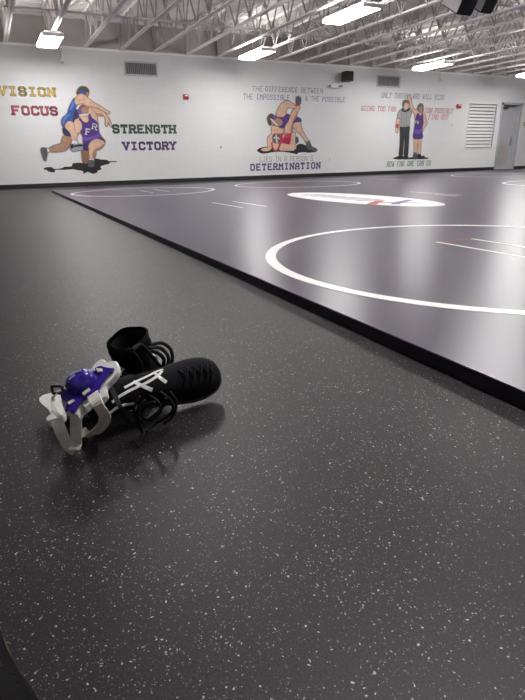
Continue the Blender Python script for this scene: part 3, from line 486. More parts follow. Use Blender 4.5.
grille('wall_louver', 'large white louver with horizontal blades left of the door', LX0, LX1, LZ0, LZ1, 13, False, LOUVER_WHITE, LOUVER_WHITE, mat('louver_backing', (.05, .048, .045), .8), .02)

RED = mat('red_plastic', (.55, .035, .04), .35, .05, 30); IVORY = mat('ivory_plastic', (.80, .79, .77), .4, .04, 30); CLEAR = mat('strobe_lens', (.75, .75, .78), .15, .02, 30)
def fire_alarm(x, z, w, lab):
    t = empty('fire_alarm', (x, WY, z), lab, 'fire alarm')
    obj('body', B((-w/2, -.05, 0), (w/2, 0, .125), .008), RED, t)
    obj('strobe_lens', B((-w*.3, -.068, .075), (w*.3, -.05, .108), .004), CLEAR, t)
    bm = bmesh.new()
    for i in range(4): box(bm, (-w*.32, -.053, .015+i*.012), (w*.32, -.049, .021+i*.012))
    obj('horn_slot', bm, mat('red_shadow', (.2, .01, .012), .5), t)
fire_alarm(5.057, 2.095, .14, 'small red fire alarm on blank wall right of the leftmost mural')
fire_alarm(14.96, 2.075, .20, 'small red fire alarm near the words CAN POSSIBLY')
t = empty('emergency_light', (9.76, WY, 2.525), 'white twin-head emergency light box beside the wall loudspeaker', 'emergency light')
obj('housing', B((-.15, -.08, 0), (.15, 0, .11), .01), IVORY, t)
for s in (-1, 1):
    bm = bmesh.new(); tube(bm, [(s*.19, -.05, .06), (s*.205, -.10, .05), (s*.21, -.13, .045)], .042, 12, [.7, 1, 1]); bar(bm, (s*.14, -.04, .06), (s*.2, -.06, .06), .02, .02)
    obj('lamp_head', bm, IVORY, t, True)
    bm = bmesh.new(); tube(bm, [(s*.21, -.128, .045), (s*.211, -.134, .044)], .034, 12); obj('lens', bm, mat('smoked_lens', (.35, .35, .36), .2), t)
SPK = mat('speaker_black', (.012, .012, .013), .45, .1, 30); GRILLE = mat('speaker_cloth', (.02, .02, .022), .8, .2, 60, bump=.2); SPK_SIDE = mat('speaker_veneer', (.05, .032, .022), .5, .15, 20)
t = empty('wall_speaker', (10.13, WY, 2.70), 'black box loudspeaker high on the wall right of the emergency light', 'loudspeaker')
obj('cabinet', B((-.14, -.30, 0), (.14, -.06, .265), .01), SPK_SIDE, t)
obj('speaker_grille', B((-.13, -.312, .012), (.13, -.30, .253), .004), GRILLE, t)
bm = bmesh.new(); bar(bm, (0, -.07, .13), (0, 0, .13), .05, .05); box(bm, (-.06, -.012, .07), (.06, 0, .19)); obj('bracket', bm, SPK, t)
def sensor(x, z, lab):
    t = empty('motion_sensor', (x, WY, z), lab, 'sensor')
    bm = bmesh.new(); box(bm, (-.055, -.07, 0), (.055, 0, .15), .018); obj('body', bm, IVORY, t)
    bm = bmesh.new(); box(bm, (-.036, -.08, .015), (.036, -.069, .07), .006); obj('lens', bm, mat('sensor_lens', (.50, .50, .51), .3), t)
    bm = bmesh.new(); tube(bm, [(0, -.026, .14), (0, -.026, 3.104-z)], .024, 10); obj('conduit', bm, IVORY, t)
sensor(2.03, 2.76, 'small pale motion sensor on the wall below the lamp over FOCUS')
sensor(14.0, 2.86, 'small pale motion sensor high on the wall near the word RISK')
def plate(x, z, w, h, lab, m=IVORY):
    t = empty('wall_plate', (x, WY, z), lab, 'outlet plate')
    obj('cover', B((-w/2, -.012, 0), (w/2, 0, h), .003), m, t)
    bm = bmesh.new(); box(bm, (-w*.22, -.016, h*.18), (w*.22, -.011, h*.42)); box(bm, (-w*.22, -.016, h*.58), (w*.22, -.011, h*.82))
    obj('socket', bm, mat('plate_grey', (.28, .28, .29), .5), t)
plate(14.76, 1.475, .10, .13, 'pale wall plate between FIND OUT and the white louver')
plate(9.68, .45, .08, .12, 'low outlet plate right of the word DETERMINATION')
plate(6.0, .87, .05, .05, 'tiny grey stud on blank wall between VICTORY and the pinned wrestlers', mat('plate_dark', (.25, .25, .26), .5))
plate(18.44, 1.53, .12, .15, 'tan switch plate just right of the grey door', mat('tan_plastic', (.50, .33, .19), .5))

# ================================================================ MURALS (paint on the block wall)
def mural(name, lab, data):
    xs = [p[0] for fg in data for pt in fg[2] for p in pt[2]]
    root = empty(name, (0, 0, 0), lab, 'mural')
    layer = 1; figs = []
    for fname, flab, parts in data:
        skip = fname == 'painted_shadow'
        bm = bmesh.new()
        first = True; holder = None
        if skip:
            painted(bm, parts[0][2], layer); holder = obj(fname, bm, PAINT[parts[0][1]], root); holder['label'] = flab; layer += 2; continue
        # soft grey airbrushed edge round the figure is the part, its coats of colour are the sub-parts
        for pn, pc, poly in parts:
            if 'shade' in pn or 'highlight' in pn or 'stripe' in pn: continue
            painted(bm, poly, 0 if fname != 'painted_arm' else layer, grow=.028 if fname != 'painted_arm' else .012)
        holder = obj(fname, bm, PAINT['halo'] if fname != 'painted_arm' else PAINT['skin2'], root); holder['label'] = flab
        layer += 1
        for pn, pc, poly in parts:
            b = bmesh.new()
            soft = 'shade' in pn or 'highlight' in pn or 'stripe' in pn
            if not soft: painted(b, poly, layer, grow=.009); layer += 1
            n_c = len(b.faces); painted(b, poly, layer); layer += 1
            o = obj(pn, b, PAINT[pc], holder)
            if not soft:
                o.data.materials.append(PAINT['contour'])
                for f_ in o.data.polygons:
                    if f_.index < n_c: f_.material_index = 1
    return root
m1 = mural('wrestling_mural', 'painted wrestlers in blue and purple between FOCUS and STRENGTH', MURAL_THROW)
m2 = mural('wrestling_mural', 'painted wrestler in purple pinning one in red above DETERMINATION', MURAL_PIN)
m3 = mural('wrestling_mural', 'painted referee lifting a purple wrestler\'s hand above HOW FAR ONE CAN GO', MURAL_WIN)
# letters on the singlets
def little(root, spec, ang, m, weight=.2):
    s, x, z, h, w = spec
    b = lettering((s, 0, w, 0, h), weight, 95)
    bmesh.ops.rotate(b, cent=(0, 0, 0), matrix=Matrix.Rotation(ang, 3, 'Y'), verts=b.verts)
    bmesh.ops.translate(b, vec=(x, 0, z), verts=b.verts)
    obj('singlet_letter', b, m, root)
little(m1, ('F', 2.345, 1.225, .155, .115), .18, PAINT['sock'], .16); little(m1, ('R', 2.515, 1.36, .145, .125), .3, PAINT['sock'], .16)
little(m2, ('F', 7.98, 1.15, .10, .07), .3, PAINT['sock']); little(m2, ('R', 8.04, 1.26, .10, .07), .3, PAINT['sock'])
little(m3, ('F', 13.06, 1.58, .08, .06), -.1, PAINT['sock']); little(m3, ('R', 13.14, 1.56, .09, .07), -.1, PAINT['sock'])

def word(key, lab, col, weight=.2, serif=True, slant=0, out=None):
    o = obj('painted_word', lettering(TEXT[key], weight, 2, serif, slant), PAINT[col])
    tag(o, lab, 'lettering')
    if out: obj('letter_outline', lettering(TEXT[key], weight, 0, serif, slant, .008), PAINT[out], o)
word('vision', 'painted yellow word VISION at the top left of the wall', 'gold', .19, True, 0, 'outline')
word('focus', 'painted pink-red word FOCUS below VISION', 'pink', .19, True, 0, 'outline')
word('strength', 'painted green word STRENGTH right of the blue wrestler', 'forest', .19, True, 0, 'outline')
word('victory', 'painted violet word VICTORY below STRENGTH', 'violet', .19, True, 0, 'outline')
def slogan(lab, lines):
    t = empty('painted_slogan', (0, 0, 0), lab, 'lettering')
    for key, col, weight, serif, slant, out in lines:
        s, x0, x1, z0, h = TEXT[key]; pitch = (x1-x0)/(len(s)-.18); i = 0
        for wd in s.split(' '):
            a = x0+i*pitch; i += len(wd)+1
            o = obj('lettering', lettering((wd, a, a+pitch*(len(wd)-.18), z0, h), weight, 2, serif, slant), PAINT[col], t); o['label'] = 'painted word ' + wd
slogan('painted slogan lines THE DIFFERENCE BETWEEN THE IMPOSSIBLE and THE POSSIBLE', [('the1', 'grey', .1, False, .1, None), ('diff', 'mauve', .14, True, .12, None), ('betw', 'grey', .1, False, .05, None),
        ('the2', 'grey', .1, False, .1, None), ('imp', 'mauve', .14, True, .12, None), ('the3', 'grey', .1, False, .1, None), ('poss', 'mauve', .13, True, .12, None)])
slogan('thin grey painted line LIES IN A PERSON\'S under the pinned wrestlers', [('lies', 'grey', .08, False, .08, None)])
word('det', 'bold violet painted word DETERMINATION just above the baseboard', 'violet', .21, True, 0, None)
slogan('faint lilac painted words ONLY THOSE WHO WILL RISK', [('only', 'mauve', .12, True, .15, None), ('who', 'mauve', .12, True, .15, None)])
slogan('thin red painted words GOING TOO FAR left of the referee', [('going', 'rose', .13, True, .1, None)])
slogan('thin red painted words CAN POSSIBLY FIND OUT', [('can', 'rose', .13, True, .1, None), ('find', 'rose', .13, True, .1, None)])
slogan('green painted words HOW FAR ONE CAN GO under the referee', [('how', 'fern', .13, True, .1, None)])

# ================================================================ WRESTLING MAT
MT = .045
MX0, MX1, MY0, MY1 = 1.053, 20.0, -2.5, 12.35
mat_root = empty('wrestling_mat', (MX0, MY0, 0), 'large glossy charcoal-purple wrestling mat covering the right of the floor', 'wrestling mat')
def mobj(name, bm, m): 
    bmesh.ops.translate(bm, vec=(-MX0, -MY0, 0), verts=bm.verts)
    return obj(name, bm, m, mat_root)
def mat_slab(z0, z1, bev=0):
    bm = bmesh.new(); P4 = ((MX0-.02, MY0), (MX1, MY0), (MX1, 13.0), (1.125, 12.0))
    A = [bm.verts.new((x, y, z0)) for x, y in P4]; C = [bm.verts.new((x, y, z1)) for x, y in P4]
    for i in range(4): bm.faces.new((A[i], A[(i+1) % 4], C[(i+1) % 4], C[i]))
    bm.faces.new(A[::-1]); bm.faces.new(C)
    if bev: bmesh.ops.bevel(bm, geom=bm.edges[:], offset=bev, segments=2, affect='EDGES')
    return bm
mobj('foam_edge', mat_slab(0, MT-.004), MAT_SIDE)
mobj('vinyl_top', mat_slab(MT-.004, MT, .0018), VINYL)
def ring(cx, cy, r, w=.06, n=96):
    bm = bmesh.new(); rs = []
    for k in range(n):
        a = 2*math.pi*k/n; c, s = math.cos(a), math.sin(a)
        rs.append([bm.verts.new((cx+c*q, cy+s*q, z)) for q, z in ((r, MT+.0001), (r, MT+.0012), (r-w, MT+.0012), (r-w, MT+.0001))])
    for k in range(n):
        A, C = rs[k], rs[(k+1) % n]
        for i in range(3): bm.faces.new((A[i], A[i+1], C[i+1], C[i]))
    bmesh.ops.recalc_face_normals(bm, faces=bm.faces)
    return bm
RED_TAPE = mat('red_tape', (.55, .10, .09), .5, .05, 20); LILAC_INK = mat('lilac_print', (.40, .38, .56), .5, .1, 20); PURPLE_INK = mat('purple_print', (.19, .16, .42), .5, .1, 20)
for cx, cy, r in ((2.508, 2.072, 1.30), (2.56, 10.02, 1.32), (5.93, 10.12, 1.36), (9.62, 6.15, 1.36), (12.05, 9.85, 1.34)):
    mobj('circle_line', ring(cx, cy, r), LINE)
def start_line(x, y0, y1, m=LINE, w=.028): mobj('start_line', B((x-w/2, y0, MT), (x+w/2, y1, MT+.0012)), m)
for x, y0, y1 in ((2.54, 1.55, 2.53), (2.825, 1.55, 2.50), (2.565, 9.43, 10.35), (2.895, 9.55, 10.62), (2.585, 5.66, 6.63), (2.88, 5.62, 6.63), (5.66, 5.35, 5.75), (5.82, 5.42, 6.45), (8.62, 9.8, 11.2), (12.0, 8.9, 9.5)):
    start_line(x, y0, y1)
bm = bmesh.new(); bar(bm, (2.575, 2.505, MT+.0007), (2.80, 2.512, MT+.0007), .016, .001); mobj('red_start_line', bm, RED_TAPE)
# oval team badge printed across the mat: white oval, purple scrawl, red swoosh
def oval(cx, cy, a, b, n=72, z=.0012):
    bm = bmesh.new(); bm.faces.new([bm.verts.new((cx+b*math.cos(2*math.pi*k/n), cy+a*math.sin(2*math.pi*k/n), MT+z)) for k in range(n)]); bm.normal_update()
    return bm
LGX, LGY = 4.40, 5.97
mobj('badge_oval', oval(LGX, LGY, 1.57, .56), LINE)
def stroke(pts, w, m, name, z=.0026):
    bm = bmesh.new(); pts = spline([(x, y, MT+z) for x, y in pts], 5)
    for p, q in zip(pts, pts[1:]): bar(bm, p, q, w, .001)
    mobj(name, bm, m)
for i in range(6):   # slanted strokes of the badge's lettering, running along the oval
    yy = 7.0-i*.27
    stroke([(LGX-.22, yy), (LGX-.04, yy-.04), (LGX+.13, yy-.08)], .05, LILAC_INK, 'badge_scrawl')
    stroke([(LGX-.2, yy-.02), (LGX-.16, yy-.11), (LGX-.04, yy-.14), (LGX+.1, yy-.19)], .03, LILAC_INK, 'badge_scrawl')
stroke([(4.20, 4.90), (4.40, 5.05), (4.58, 5.14), (4.74, 5.25)], .10, PURPLE_INK, 'badge_scrawl')
stroke([(4.22, 5.18), (4.38, 4.98), (4.55, 4.86)], .05, PURPLE_INK, 'badge_scrawl')
stroke([(3.955, 5.03), (4.10, 5.16), (4.26, 5.29), (4.38, 5.38)], .12, RED_TAPE, 'badge_swoosh')

# ================================================================ CEILING-HUNG SPEAKERS (upper right)
E1, E2, E3 = Vector((0, .857, .515)), Vector((0, -.515, .857)), Vector((1, 0, 0))   # boxes hang level along X, tilted nose-down
LIT_SIDE = mat('speaker_side_lit_grey', (.45, .44, .47), .6, .08, 30, bump=.1)  # lamp light on the black cabinet's side is put into this grey
def hung_speaker(loc, la, lb, lc, lab):
    t = empty('hanging_speaker', loc, lab, 'loudspeaker', 'loudspeakers hung from the joists')
    def P(a, b, c): return E1*a+E2*b+E3*c
    def slab(a0, a1, b0, b1, c0, c1, bev=0):
        bm = bmesh.new(); vs = [bm.verts.new(P(a, b, c)) for c in (c0, c1) for a, b in ((a0, b0), (a1, b0), (a1, b1), (a0, b1))]
        for q in ((3, 2, 1, 0), (4, 5, 6, 7), (0, 1, 5, 4), (1, 2, 6, 5), (2, 3, 7, 6), (3, 0, 4, 7)): bm.faces.new([vs[i] for i in q])
        if bev: bmesh.ops.bevel(bm, geom=bm.edges[:], offset=bev, segments=2, affect='EDGES')
        bmesh.ops.recalc_face_normals(bm, faces=bm.faces); return bm
    obj('cabinet', slab(0, la, .02, lb, .008, lc-.008, .008), SPK, t)
    o = obj('speaker_grille', slab(.012, la-.012, 0, .02, .02, lc-.02), GRILLE, t)
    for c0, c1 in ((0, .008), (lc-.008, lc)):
        obj('side_panel', slab(.012, la-.01, .02, lb-.01, c0, c1), LIT_SIDE, t)
    for c in (.15, .85):
        bm = bmesh.new(); p = P(la*.75, lb, lc*c); bar(bm, p, (p.x, p.y, BOT-loc[2]), .02, .02)
        obj('hanger', bm, DARK, t)
hung_speaker((7.275, 7.305, 2.72), .42, .24, .35, 'black loudspeaker with lit grey side, hung under the joists, left of two')
hung_speaker((7.70, 7.20, 2.755), .40, .22, .27, 'smaller black loudspeaker hung under the joists, right of the grey-sided one')


# ================================================================ WRESTLING SHOES
SHOE = mat('shoe_black', (.0035, .0035, .0042), .8, .25, 40, bump=.3, bscale=300, spec=.12); SHOE_NAVY = mat('shoe_navy', (.0035, .0037, .0065), .78, .2, 40, bump=.25, bscale=260, spec=.14)
SOLE = mat('shoe_sole', (.022, .022, .024), .5, .2, 60, bump=.3); LACE = mat('shoe_lace', (.006, .006, .0065), .8, .2, 80, bump=.3, spec=.25)
STRIPE = mat('shoe_stripe', (.72, .72, .72), .45, .08, 40); LINING = mat('shoe_lining', (.006, .006, .007), .9, .2, 60)
# sections of the foot along its length: x, half width, z bottom, z top
FOOT = [(-.004, .012, .022, .075), (.004, .026, .012, .088), (.03, .036, .008, .098), (.07, .039, .008, .104), (.11, .039, .009, .100), (.15, .042, .009, .092), (.19, .048, .008, .082),
        (.225, .051, .008, .076), (.255, .049, .009, .071), (.275, .042, .010, .063), (.29, .031, .013, .051), (.2985, .015, .018, .038)]
def foot_sections(L):
    return [(x*L/.3, w, a, b) for x, w, a, b in FOOT]
def sec_point(s, th, off=0):
    x, w, a, b = s
    c, sn = math.cos(th), math.sin(th); h = (b-a)/2
    e = .72
    yy = math.copysign(abs(c)**e, c); zz = math.copysign(abs(sn)**(e if sn < 0 else .92), sn)
    if sn > 0: yy *= 1-.22*sn
    return Vector((x, (w+off)*yy, (a+b)/2+(h+off)*zz))
def foot_at(secs, u, th, off):
    u = max(0, min(.9999, u))*(len(secs)-1); i = int(u); f = u-i
    return sec_point(secs[i], th, off).lerp(sec_point(secs[i+1], th, off), f)
def loft(bm, secs, n=28):
    rings = [[bm.verts.new(sec_point(s, 2*math.pi*k/n)) for k in range(n)] for s in secs]
    for A, C in zip(rings, rings[1:]):
        for k in range(n): bm.faces.new((A[k], A[(k+1) % n], C[(k+1) % n], C[k]))
    bm.faces.new(rings[0][::-1]); bm.faces.new(rings[-1])
def dense(secs, k=3):
    out = []
    for v in spline([Vector((s[0], s[1], s[2])) for s in secs], k): out.append([v.x, v.y, v.z])
    for o_, v in zip(out, spline([Vector((s[0], s[3], 0)) for s in secs], k)): o_.append(v.y)
    return [tuple(o_) for o_ in out]
STRIPE_PATHS = [[0.0062, [[0.0212, -0.0185, 0.1086], [0.0383, -0.0103, 0.1103], [0.0674, -0.0017, 0.1083], [0.1053, 0.0069, 0.102], [0.1359, 0.0173, 0.0939], [0.1539, 0.0284, 0.0817]], [[-0.018, -0.527, 0.85], [0.124, -0.304, 0.945], [0.163, 0.101, 0.981], [0.141, 0.102, 0.985], [0.158, 0.38, 0.911], [0.066, 0.741, 0.668]]], [0.0055, [[0.0532, 0.0057, 0.1112], [0.0815, 0.0139, 0.1023], [0.1103, 0.0208, 0.0949], [0.1422, 0.0299, 0.0812], [0.1586, 0.0323, 0.0765]], [[0.228, 0.021, 0.973], [0.025, 0.433, 0.901], [0.092, 0.652, 0.753], [0.064, 0.763, 0.643], [0.025, 0.841, 0.54]]], [0.0095, [[0.078, 0.016, 0.1019], [0.0962, 0.0005, 0.1038], [0.115, -0.012, 0.0996]], [[0.399, 0.42, 0.815], [0.11, 0.104, 0.988], [0.126, -0.415, 0.901]]], [0.0095, [[0.1346, 0.0254, 0.0875], [0.1422, 0.0104, 0.0955], [0.1527, -0.0016, 0.0941]], [[0.077, 0.78, 0.622], [0.188, 0.09, 0.978], [0.206, -0.084, 0.975]]], [0.0065, [[0.0135, -0.0389, 0.0927], [0.0281, -0.0323, 0.0987], [0.0437, -0.0298, 0.1011], [0.0711, -0.0314, 0.0877], [0.0745, -0.0405, 0.066], [0.066, -0.0408, 0.056]], [[0.075, -0.703, 0.708], [-0.076, -0.617, 0.784], [-0.057, -0.617, 0.785], [0.323, -0.873, 0.367], [0.1, -0.98, 0.1], [0, -0.99, 0]]]]
def shoe(name, lab, M, loc, L, shaft, m, group, marks=None):
    root = empty(name, loc, lab, 'shoe', group, rot=M)
    secs = dense(foot_sections(L))
    bm = bmesh.new(); loft(bm, secs)
    # ankle shaft: stacked ovals (x, z, rx, ry), open at the collar with a wall thickness
    n = 28; rings = []
    cs = spline([Vector((x, y, z)) for x, y, z, rx, ry in shaft], 4); rs = spline([Vector((rx, ry, 0)) for x, y, z, rx, ry in shaft], 4)
    N = len(cs)
    def ringat(i, sc):
        t = (cs[min(i+1, N-1)]-cs[max(i-1, 0)]).normalized(); a = Vector((0, 1, 0)).cross(t).normalized(); b = t.cross(a)
        fold = [1+.05*math.sin(5*2*math.pi*k/n+i*.9)*min(1, i/4) for k in range(n)]
        return [bm.verts.new(cs[i]+a*math.cos(2*math.pi*k/n)*rs[i].x*sc*fold[k]+b*math.sin(2*math.pi*k/n)*rs[i].y*sc*fold[k]) for k in range(n)]
    outer = [ringat(i, 1) for i in range(N)]
    for A, C in zip(outer, outer[1:]):
        for k in range(n): bm.faces.new((A[k], A[(k+1) % n], C[(k+1) % n], C[k]))
    lip = ringat(N-1, .9)
    for v in lip: v.co += (cs[-1]-cs[-2]).normalized()*.004
    for k in range(n): bm.faces.new((outer[-1][k], outer[-1][(k+1) % n], lip[(k+1) % n], lip[k]))
    up_ = obj('upper', bm, m, root, True)
    bm = bmesh.new()
    inner = [lip_ for lip_ in [[bm.verts.new(v) for v in [ (cs[i]+(Vector((0, 1, 0)).cross((cs[min(i+1, N-1)]-cs[max(i-1, 0)]).normalized())).normalized()*math.cos(2*math.pi*k/n)*rs[i].x*.86
              + Vector((0, 1, 0))*math.sin(2*math.pi*k/n)*rs[i].y*.86) for k in range(n)]] for i in range(max(1, N//3), N)]]
    for A, C in zip(inner, inner[1:]):
        for k in range(n): bm.faces.new((A[k], C[k], C[(k+1) % n], A[(k+1) % n]))
    bm.faces.new(inner[0])
    obj('lining', bm, LINING, root, True)
    # sole: a slab following the foot's plan with a toe lip
    bm = bmesh.new(); top = []; mid = []; botm = []
    plan = [(s[0], s[1]*1.07) for s in secs]; outl = [(x, w) for x, w in plan]+[(x, -w) for x, w in plan[::-1]]
    for ring_, z, sc in ((top, .021, 1.0), (mid, .010, 1.03), (botm, 0, .98)):
        for x, w in outl: ring_.append(bm.verts.new((x*1.0+(.006 if x > L*.9 else 0)*(sc > 1), w*sc, z+(.012*max(0, (x/L-.86)/.14)**2))))
    K = len(outl)
    for A, C in ((botm, mid), (mid, top)):
        for k in range(K): bm.faces.new((A[k], A[(k+1) % K], C[(k+1) % K], C[k]))
    bm.faces.new(botm[::-1]); bm.faces.new(top)
    obj('sole', bm, SOLE, root, True)
    # crossing side stripes lie on the upper
    for w, pts, nrm in marks or ():
        P_ = spline(pts, 6); N_ = spline(nrm, 6); bm = bmesh.new(); prev = None
        for i, c in enumerate(P_):
            tt = (P_[min(i+1, len(P_)-1)]-P_[max(i-1, 0)]).normalized(); a = tt.cross(N_[i]).normalized()*w/2; n_ = N_[i].normalized()*.0012
            cur = [bm.verts.new(c+a), bm.verts.new(c+n_+a*.9), bm.verts.new(c+n_-a*.9), bm.verts.new(c-a)]
            if prev:
                for q in range(3): bm.faces.new((prev[q], cur[q], cur[q+1], prev[q+1]))
            prev = cur
        bmesh.ops.recalc_face_normals(bm, faces=bm.faces)
        o = obj('stripe', bm, STRIPE, root); o['label'] = 'pale grey stripe'
    for th0, sgn in () if marks else ((0, 1),):
        for path, w in (([(.05, 1.78), (.18, 1.62), (.33, 1.22), (.48, .66)], .0065), ([(.05, 1.28), (.18, 1.22), (.33, .96), (.48, .52)], .0065), ([(.26, .92), (.355, 1.55)], .009), ([(.405, .62), (.49, 1.16)], .009)):
            pts = spline([Vector((u, th, 0)) for u, th in path], 6)
            bm = bmesh.new(); prev = None
            c3 = [foot_at(secs, p.x, (p.y if sgn > 0 else math.pi-p.y), .0022) for p in pts]
            up3 = [foot_at(secs, p.x, (p.y if sgn > 0 else math.pi-p.y), .006) for p in pts]
            for i, c in enumerate(c3):
                t = (c3[min(i+1, len(c3)-1)]-c3[max(i-1, 0)]).normalized(); nrm = (up3[i]-c).normalized(); a = t.cross(nrm).normalized()
                cur = [bm.verts.new(c+a*w/2), bm.verts.new(c-a*w/2)]
                if prev: bm.faces.new((prev[0], cur[0], cur[1], prev[1]))
                prev = cur
            o = obj('stripe', bm, STRIPE, root)
            sm = o.modifiers.new('thickness', 'SOLIDIFY'); sm.thickness = .0018; sm.offset = 0
            o['label'] = 'pale grey side stripe'
    # lacing zigzag on the instep and a tongue
    bm = bmesh.new()
    for i in range(5):
        u = .53+i*.05
        a_ = foot_at(secs, u, math.pi/2-.42, .004); b_ = foot_at(secs, u+.03, math.pi/2, .007); c_ = foot_at(secs, u, math.pi/2+.42, .004)
        tube(bm, spline([a_, b_, c_], 5), .0026, 6)
        a2 = foot_at(secs, u+.055, math.pi/2-.42, .004)
        tube(bm, spline([c_, foot_at(secs, u+.03, math.pi/2, .009), a2], 5), .0026, 6)
    obj('lacing', bm, LACE, root, True)
    return root
# ================================================================ THE SHOES AND HEADGEAR ON THE RUBBER FLOOR
def basis(hx, v):
    hx = Vector(hx).normalized(); v = Vector(v); v = (v-hx*v.dot(hx)).normalized(); y = v.cross(hx)
    return Matrix((hx, y, v)).transposed()
GRP = 'pair of wrestling shoes on the rubber floor'
hxA = Vector((.998, .065, 0)); front = Vector((.065, -.998, 0)); aA = math.radians(58)
sa = shoe('wrestling_shoe', 'black wrestling shoe lying on its side with pale crossing stripes', basis(hxA, front*math.sin(aA)+Vector((0, 0, math.cos(aA)))), (.125, 1.145, .052), .315,
     [(.085, 0, .050, .046, .040), (.06, 0, .068, .042, .038), (.03, -.006, .074, .036, .036), (.0, -.014, .070, .032, .036), (-.02, -.018, .064, .031, .036)], SHOE_NAVY, GRP, STRIPE_PATHS)
hxB = Vector((-.94, -.34, 0))
sb = shoe('wrestling_shoe', 'black wrestling shoe standing behind the striped one, collar open upward', basis(hxB, (.0, .0, 1)), (.316, 1.298, 0), .29,
     [(.065, 0, .05, .052, .038), (.068, 0, .09, .052, .042), (.072, .004, .125, .056, .046), (.080, .012, .158, .056, .046)], SHOE, GRP)
def loose(root, paths, r):
    inv = root.matrix_world.inverted()
    for p in paths:
        bm = bmesh.new(); tube(bm, [inv @ v for v in spline(p, 7)], r, 7)
        obj('loose_lace', bm, LACE, root, True)
bpy.context.view_layer.update()
loose(sa, PILE['laces'], .0034); loose(sb, PILE['blaces'], .0048)

# headgear: moulded ear guards on white foam pads, white webbing straps
PURPLE_SHELL = mat('headgear_shell', (.042, .020, .30), .22, .08, 30, spec=.6); FOAM = mat('headgear_foam', (.82, .81, .79), .7, .06, 50, bump=.15)
WEB = mat('headgear_webbing', (.86, .82, .76), .75, .08, 60, bump=.25, bscale=700); ELASTIC = mat('headgear_elastic', (.006, .006, .0065), .85, .15, 60, bump=.2)
hg = empty('headgear', (.10, 1.10, 0), 'white and purple wrestling headgear leaning on the left of the shoes', 'headgear')
def hobj(name, bm, m, smooth=False, parent=None):
    if parent is None: bmesh.ops.translate(bm, vec=(-.10, -1.10, 0), verts=bm.verts); return obj(name, bm, m, hg, smooth)
    bmesh.ops.translate(bm, vec=(-.10, -1.10, 0), verts=bm.verts); return obj(name, bm, m, parent, smooth)
n1 = Vector(PILE['n1']); n2 = Vector(PILE['n2'])
pad = hobj('foam_pad', sheet(bmesh.new(), spline(PILE['foam'], 4, True), n1, .024), FOAM); pad['label'] = 'white foam ear pad'
sh = hobj('ear_guard', sheet(bmesh.new(), spline(PILE['shell'], 4, True), n1, .010), PURPLE_SHELL, False); sh['label'] = 'glossy purple ear guard'
# domed cup with a shallow ridge
c = Vector(PILE['dome']); ax = (rgt - n1*rgt.dot(n1)).normalized(); ay = n1.cross(ax)
ca, sa_ = math.cos(.55), math.sin(.55); ax, ay = ax*ca+ay*sa_, ay*ca-ax*sa_
bm = bmesh.new(); rings = []; N = 32
for t, hgt in ((1.0, -.002), (.97, .004), (.9, .010), (.75, .017), (.5, .022), (.25, .0235)):
    rings.append([bm.verts.new(c+ax*math.cos(2*math.pi*k/N)*.033*t+ay*math.sin(2*math.pi*k/N)*.028*t+n1*hgt*(1+.10*math.cos(4*math.pi*k/N)*(t < .8))) for k in range(N)])
top = bm.verts.new(c+n1*.024)
for A, C in zip(rings, rings[1:]):
    for k in range(N): bm.faces.new((A[k], A[(k+1) % N], C[(k+1) % N], C[k]))
for k in range(N): bm.faces.new((rings[-1][k], rings[-1][(k+1) % N], top))
hobj('ear_cup', bm, PURPLE_SHELL, True, sh)
bm = bmesh.new(); tube(bm, [c+ax*-.012+ay*.012+n1*.021, c+ax*.0+ay*.014+n1*.0215, c+ax*.012+ay*.012+n1*.021], .003, 8); bar(bm, c+ax*-.016+ay*.004+n1*.0235, c+ax*-.003+ay*.006+n1*.025, .005, .002)
hobj('raised_mark', bm, mat('headgear_print', (.45, .44, .62), .4), False, sh)
for q in PILE['slots']:
    hobj('strap_slot', sheet(bmesh.new(), q, n1, .004), WEB, False, sh)
pad2 = hobj('foam_pad', sheet(bmesh.new(), spline(PILE['foam2'], 4, True), n2, .022), FOAM); pad2['label'] = 'white foam pad seen from its inner side'
side1 = rgt
hobj('strap', ribbon(bmesh.new(), PILE['front_strap'], .0245, .0032, rgt*.9-fwd*.1+Vector((0, 0, .25))), WEB)
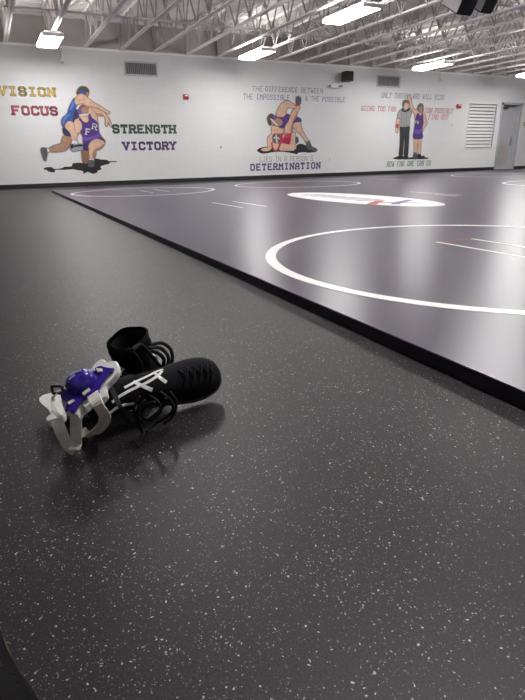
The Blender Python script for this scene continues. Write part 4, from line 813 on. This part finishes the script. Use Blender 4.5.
hobj('strap', ribbon(bmesh.new(), PILE['left_strap'], .0245, .0032, rgt), WEB)
hobj('strap', ribbon(bmesh.new(), PILE['mid_strap'], .0245, .0032, rgt), WEB)
hobj('strap', ribbon(bmesh.new(), PILE['loop_strap'], .009, .003, rgt*.6+Vector((0, .3, .3))), WEB)
e_ = hobj('elastic_strap', ribbon(bmesh.new(), PILE['black_strap'], .010, .002, rgt), ELASTIC); e_['label'] = 'black elastic strap'
bm = bmesh.new(); b0 = Vector(PILE['loop_strap'][3])
bar(bm, b0-rgt*.012, b0+rgt*.012, .006, .006); bar(bm, b0-rgt*.012+Vector((0, 0, .018)), b0+rgt*.012+Vector((0, 0, .018)), .006, .006)
bar(bm, b0-rgt*.012, b0-rgt*.012+Vector((0, 0, .018)), .006, .006); bar(bm, b0+rgt*.012, b0+rgt*.012+Vector((0, 0, .018)), .006, .006)
hobj('buckle', bm, DARK)

# toe of a dark street shoe at the lower left corner of the view
hC = Vector((-.35, .94, 0)); SNK = mat('street_shoe_black', (.004, .0038, .0038), .7, .2, 50, bump=.2, spec=.12); AMBER = mat('amber_welt', (.30, .15, .03), .5, .1, 40)
rC = empty('street_shoe', (-.066, .362, 0), 'dark street shoe poking into the corner of the rubber floor', 'shoe', rot=basis(hC, (0, 0, 1)))
secs = dense(foot_sections(.30))
bm = bmesh.new(); loft(bm, [(x, w*1.12, a+.012, b+.012) for x, w, a, b in secs]); obj('upper', bm, SNK, rC, True)
def plan_slab(z0, z1, k):
    bm = bmesh.new(); o_ = [(s[0], s[1]*k) for s in secs]; o_ = o_+[(x, -w) for x, w in o_[::-1]]
    A = [bm.verts.new((x, w, z0)) for x, w in o_]; C = [bm.verts.new((x, w, z1)) for x, w in o_]
    for i in range(len(o_)): bm.faces.new((A[i], A[(i+1) % len(o_)], C[(i+1) % len(o_)], C[i]))
    bm.faces.new(A[::-1]); bm.faces.new(C)
    return bm
obj('sole', plan_slab(0, .022, 1.2), SOLE, rC, True); obj('welt', plan_slab(.022, .0245, 1.17), AMBER, rC)
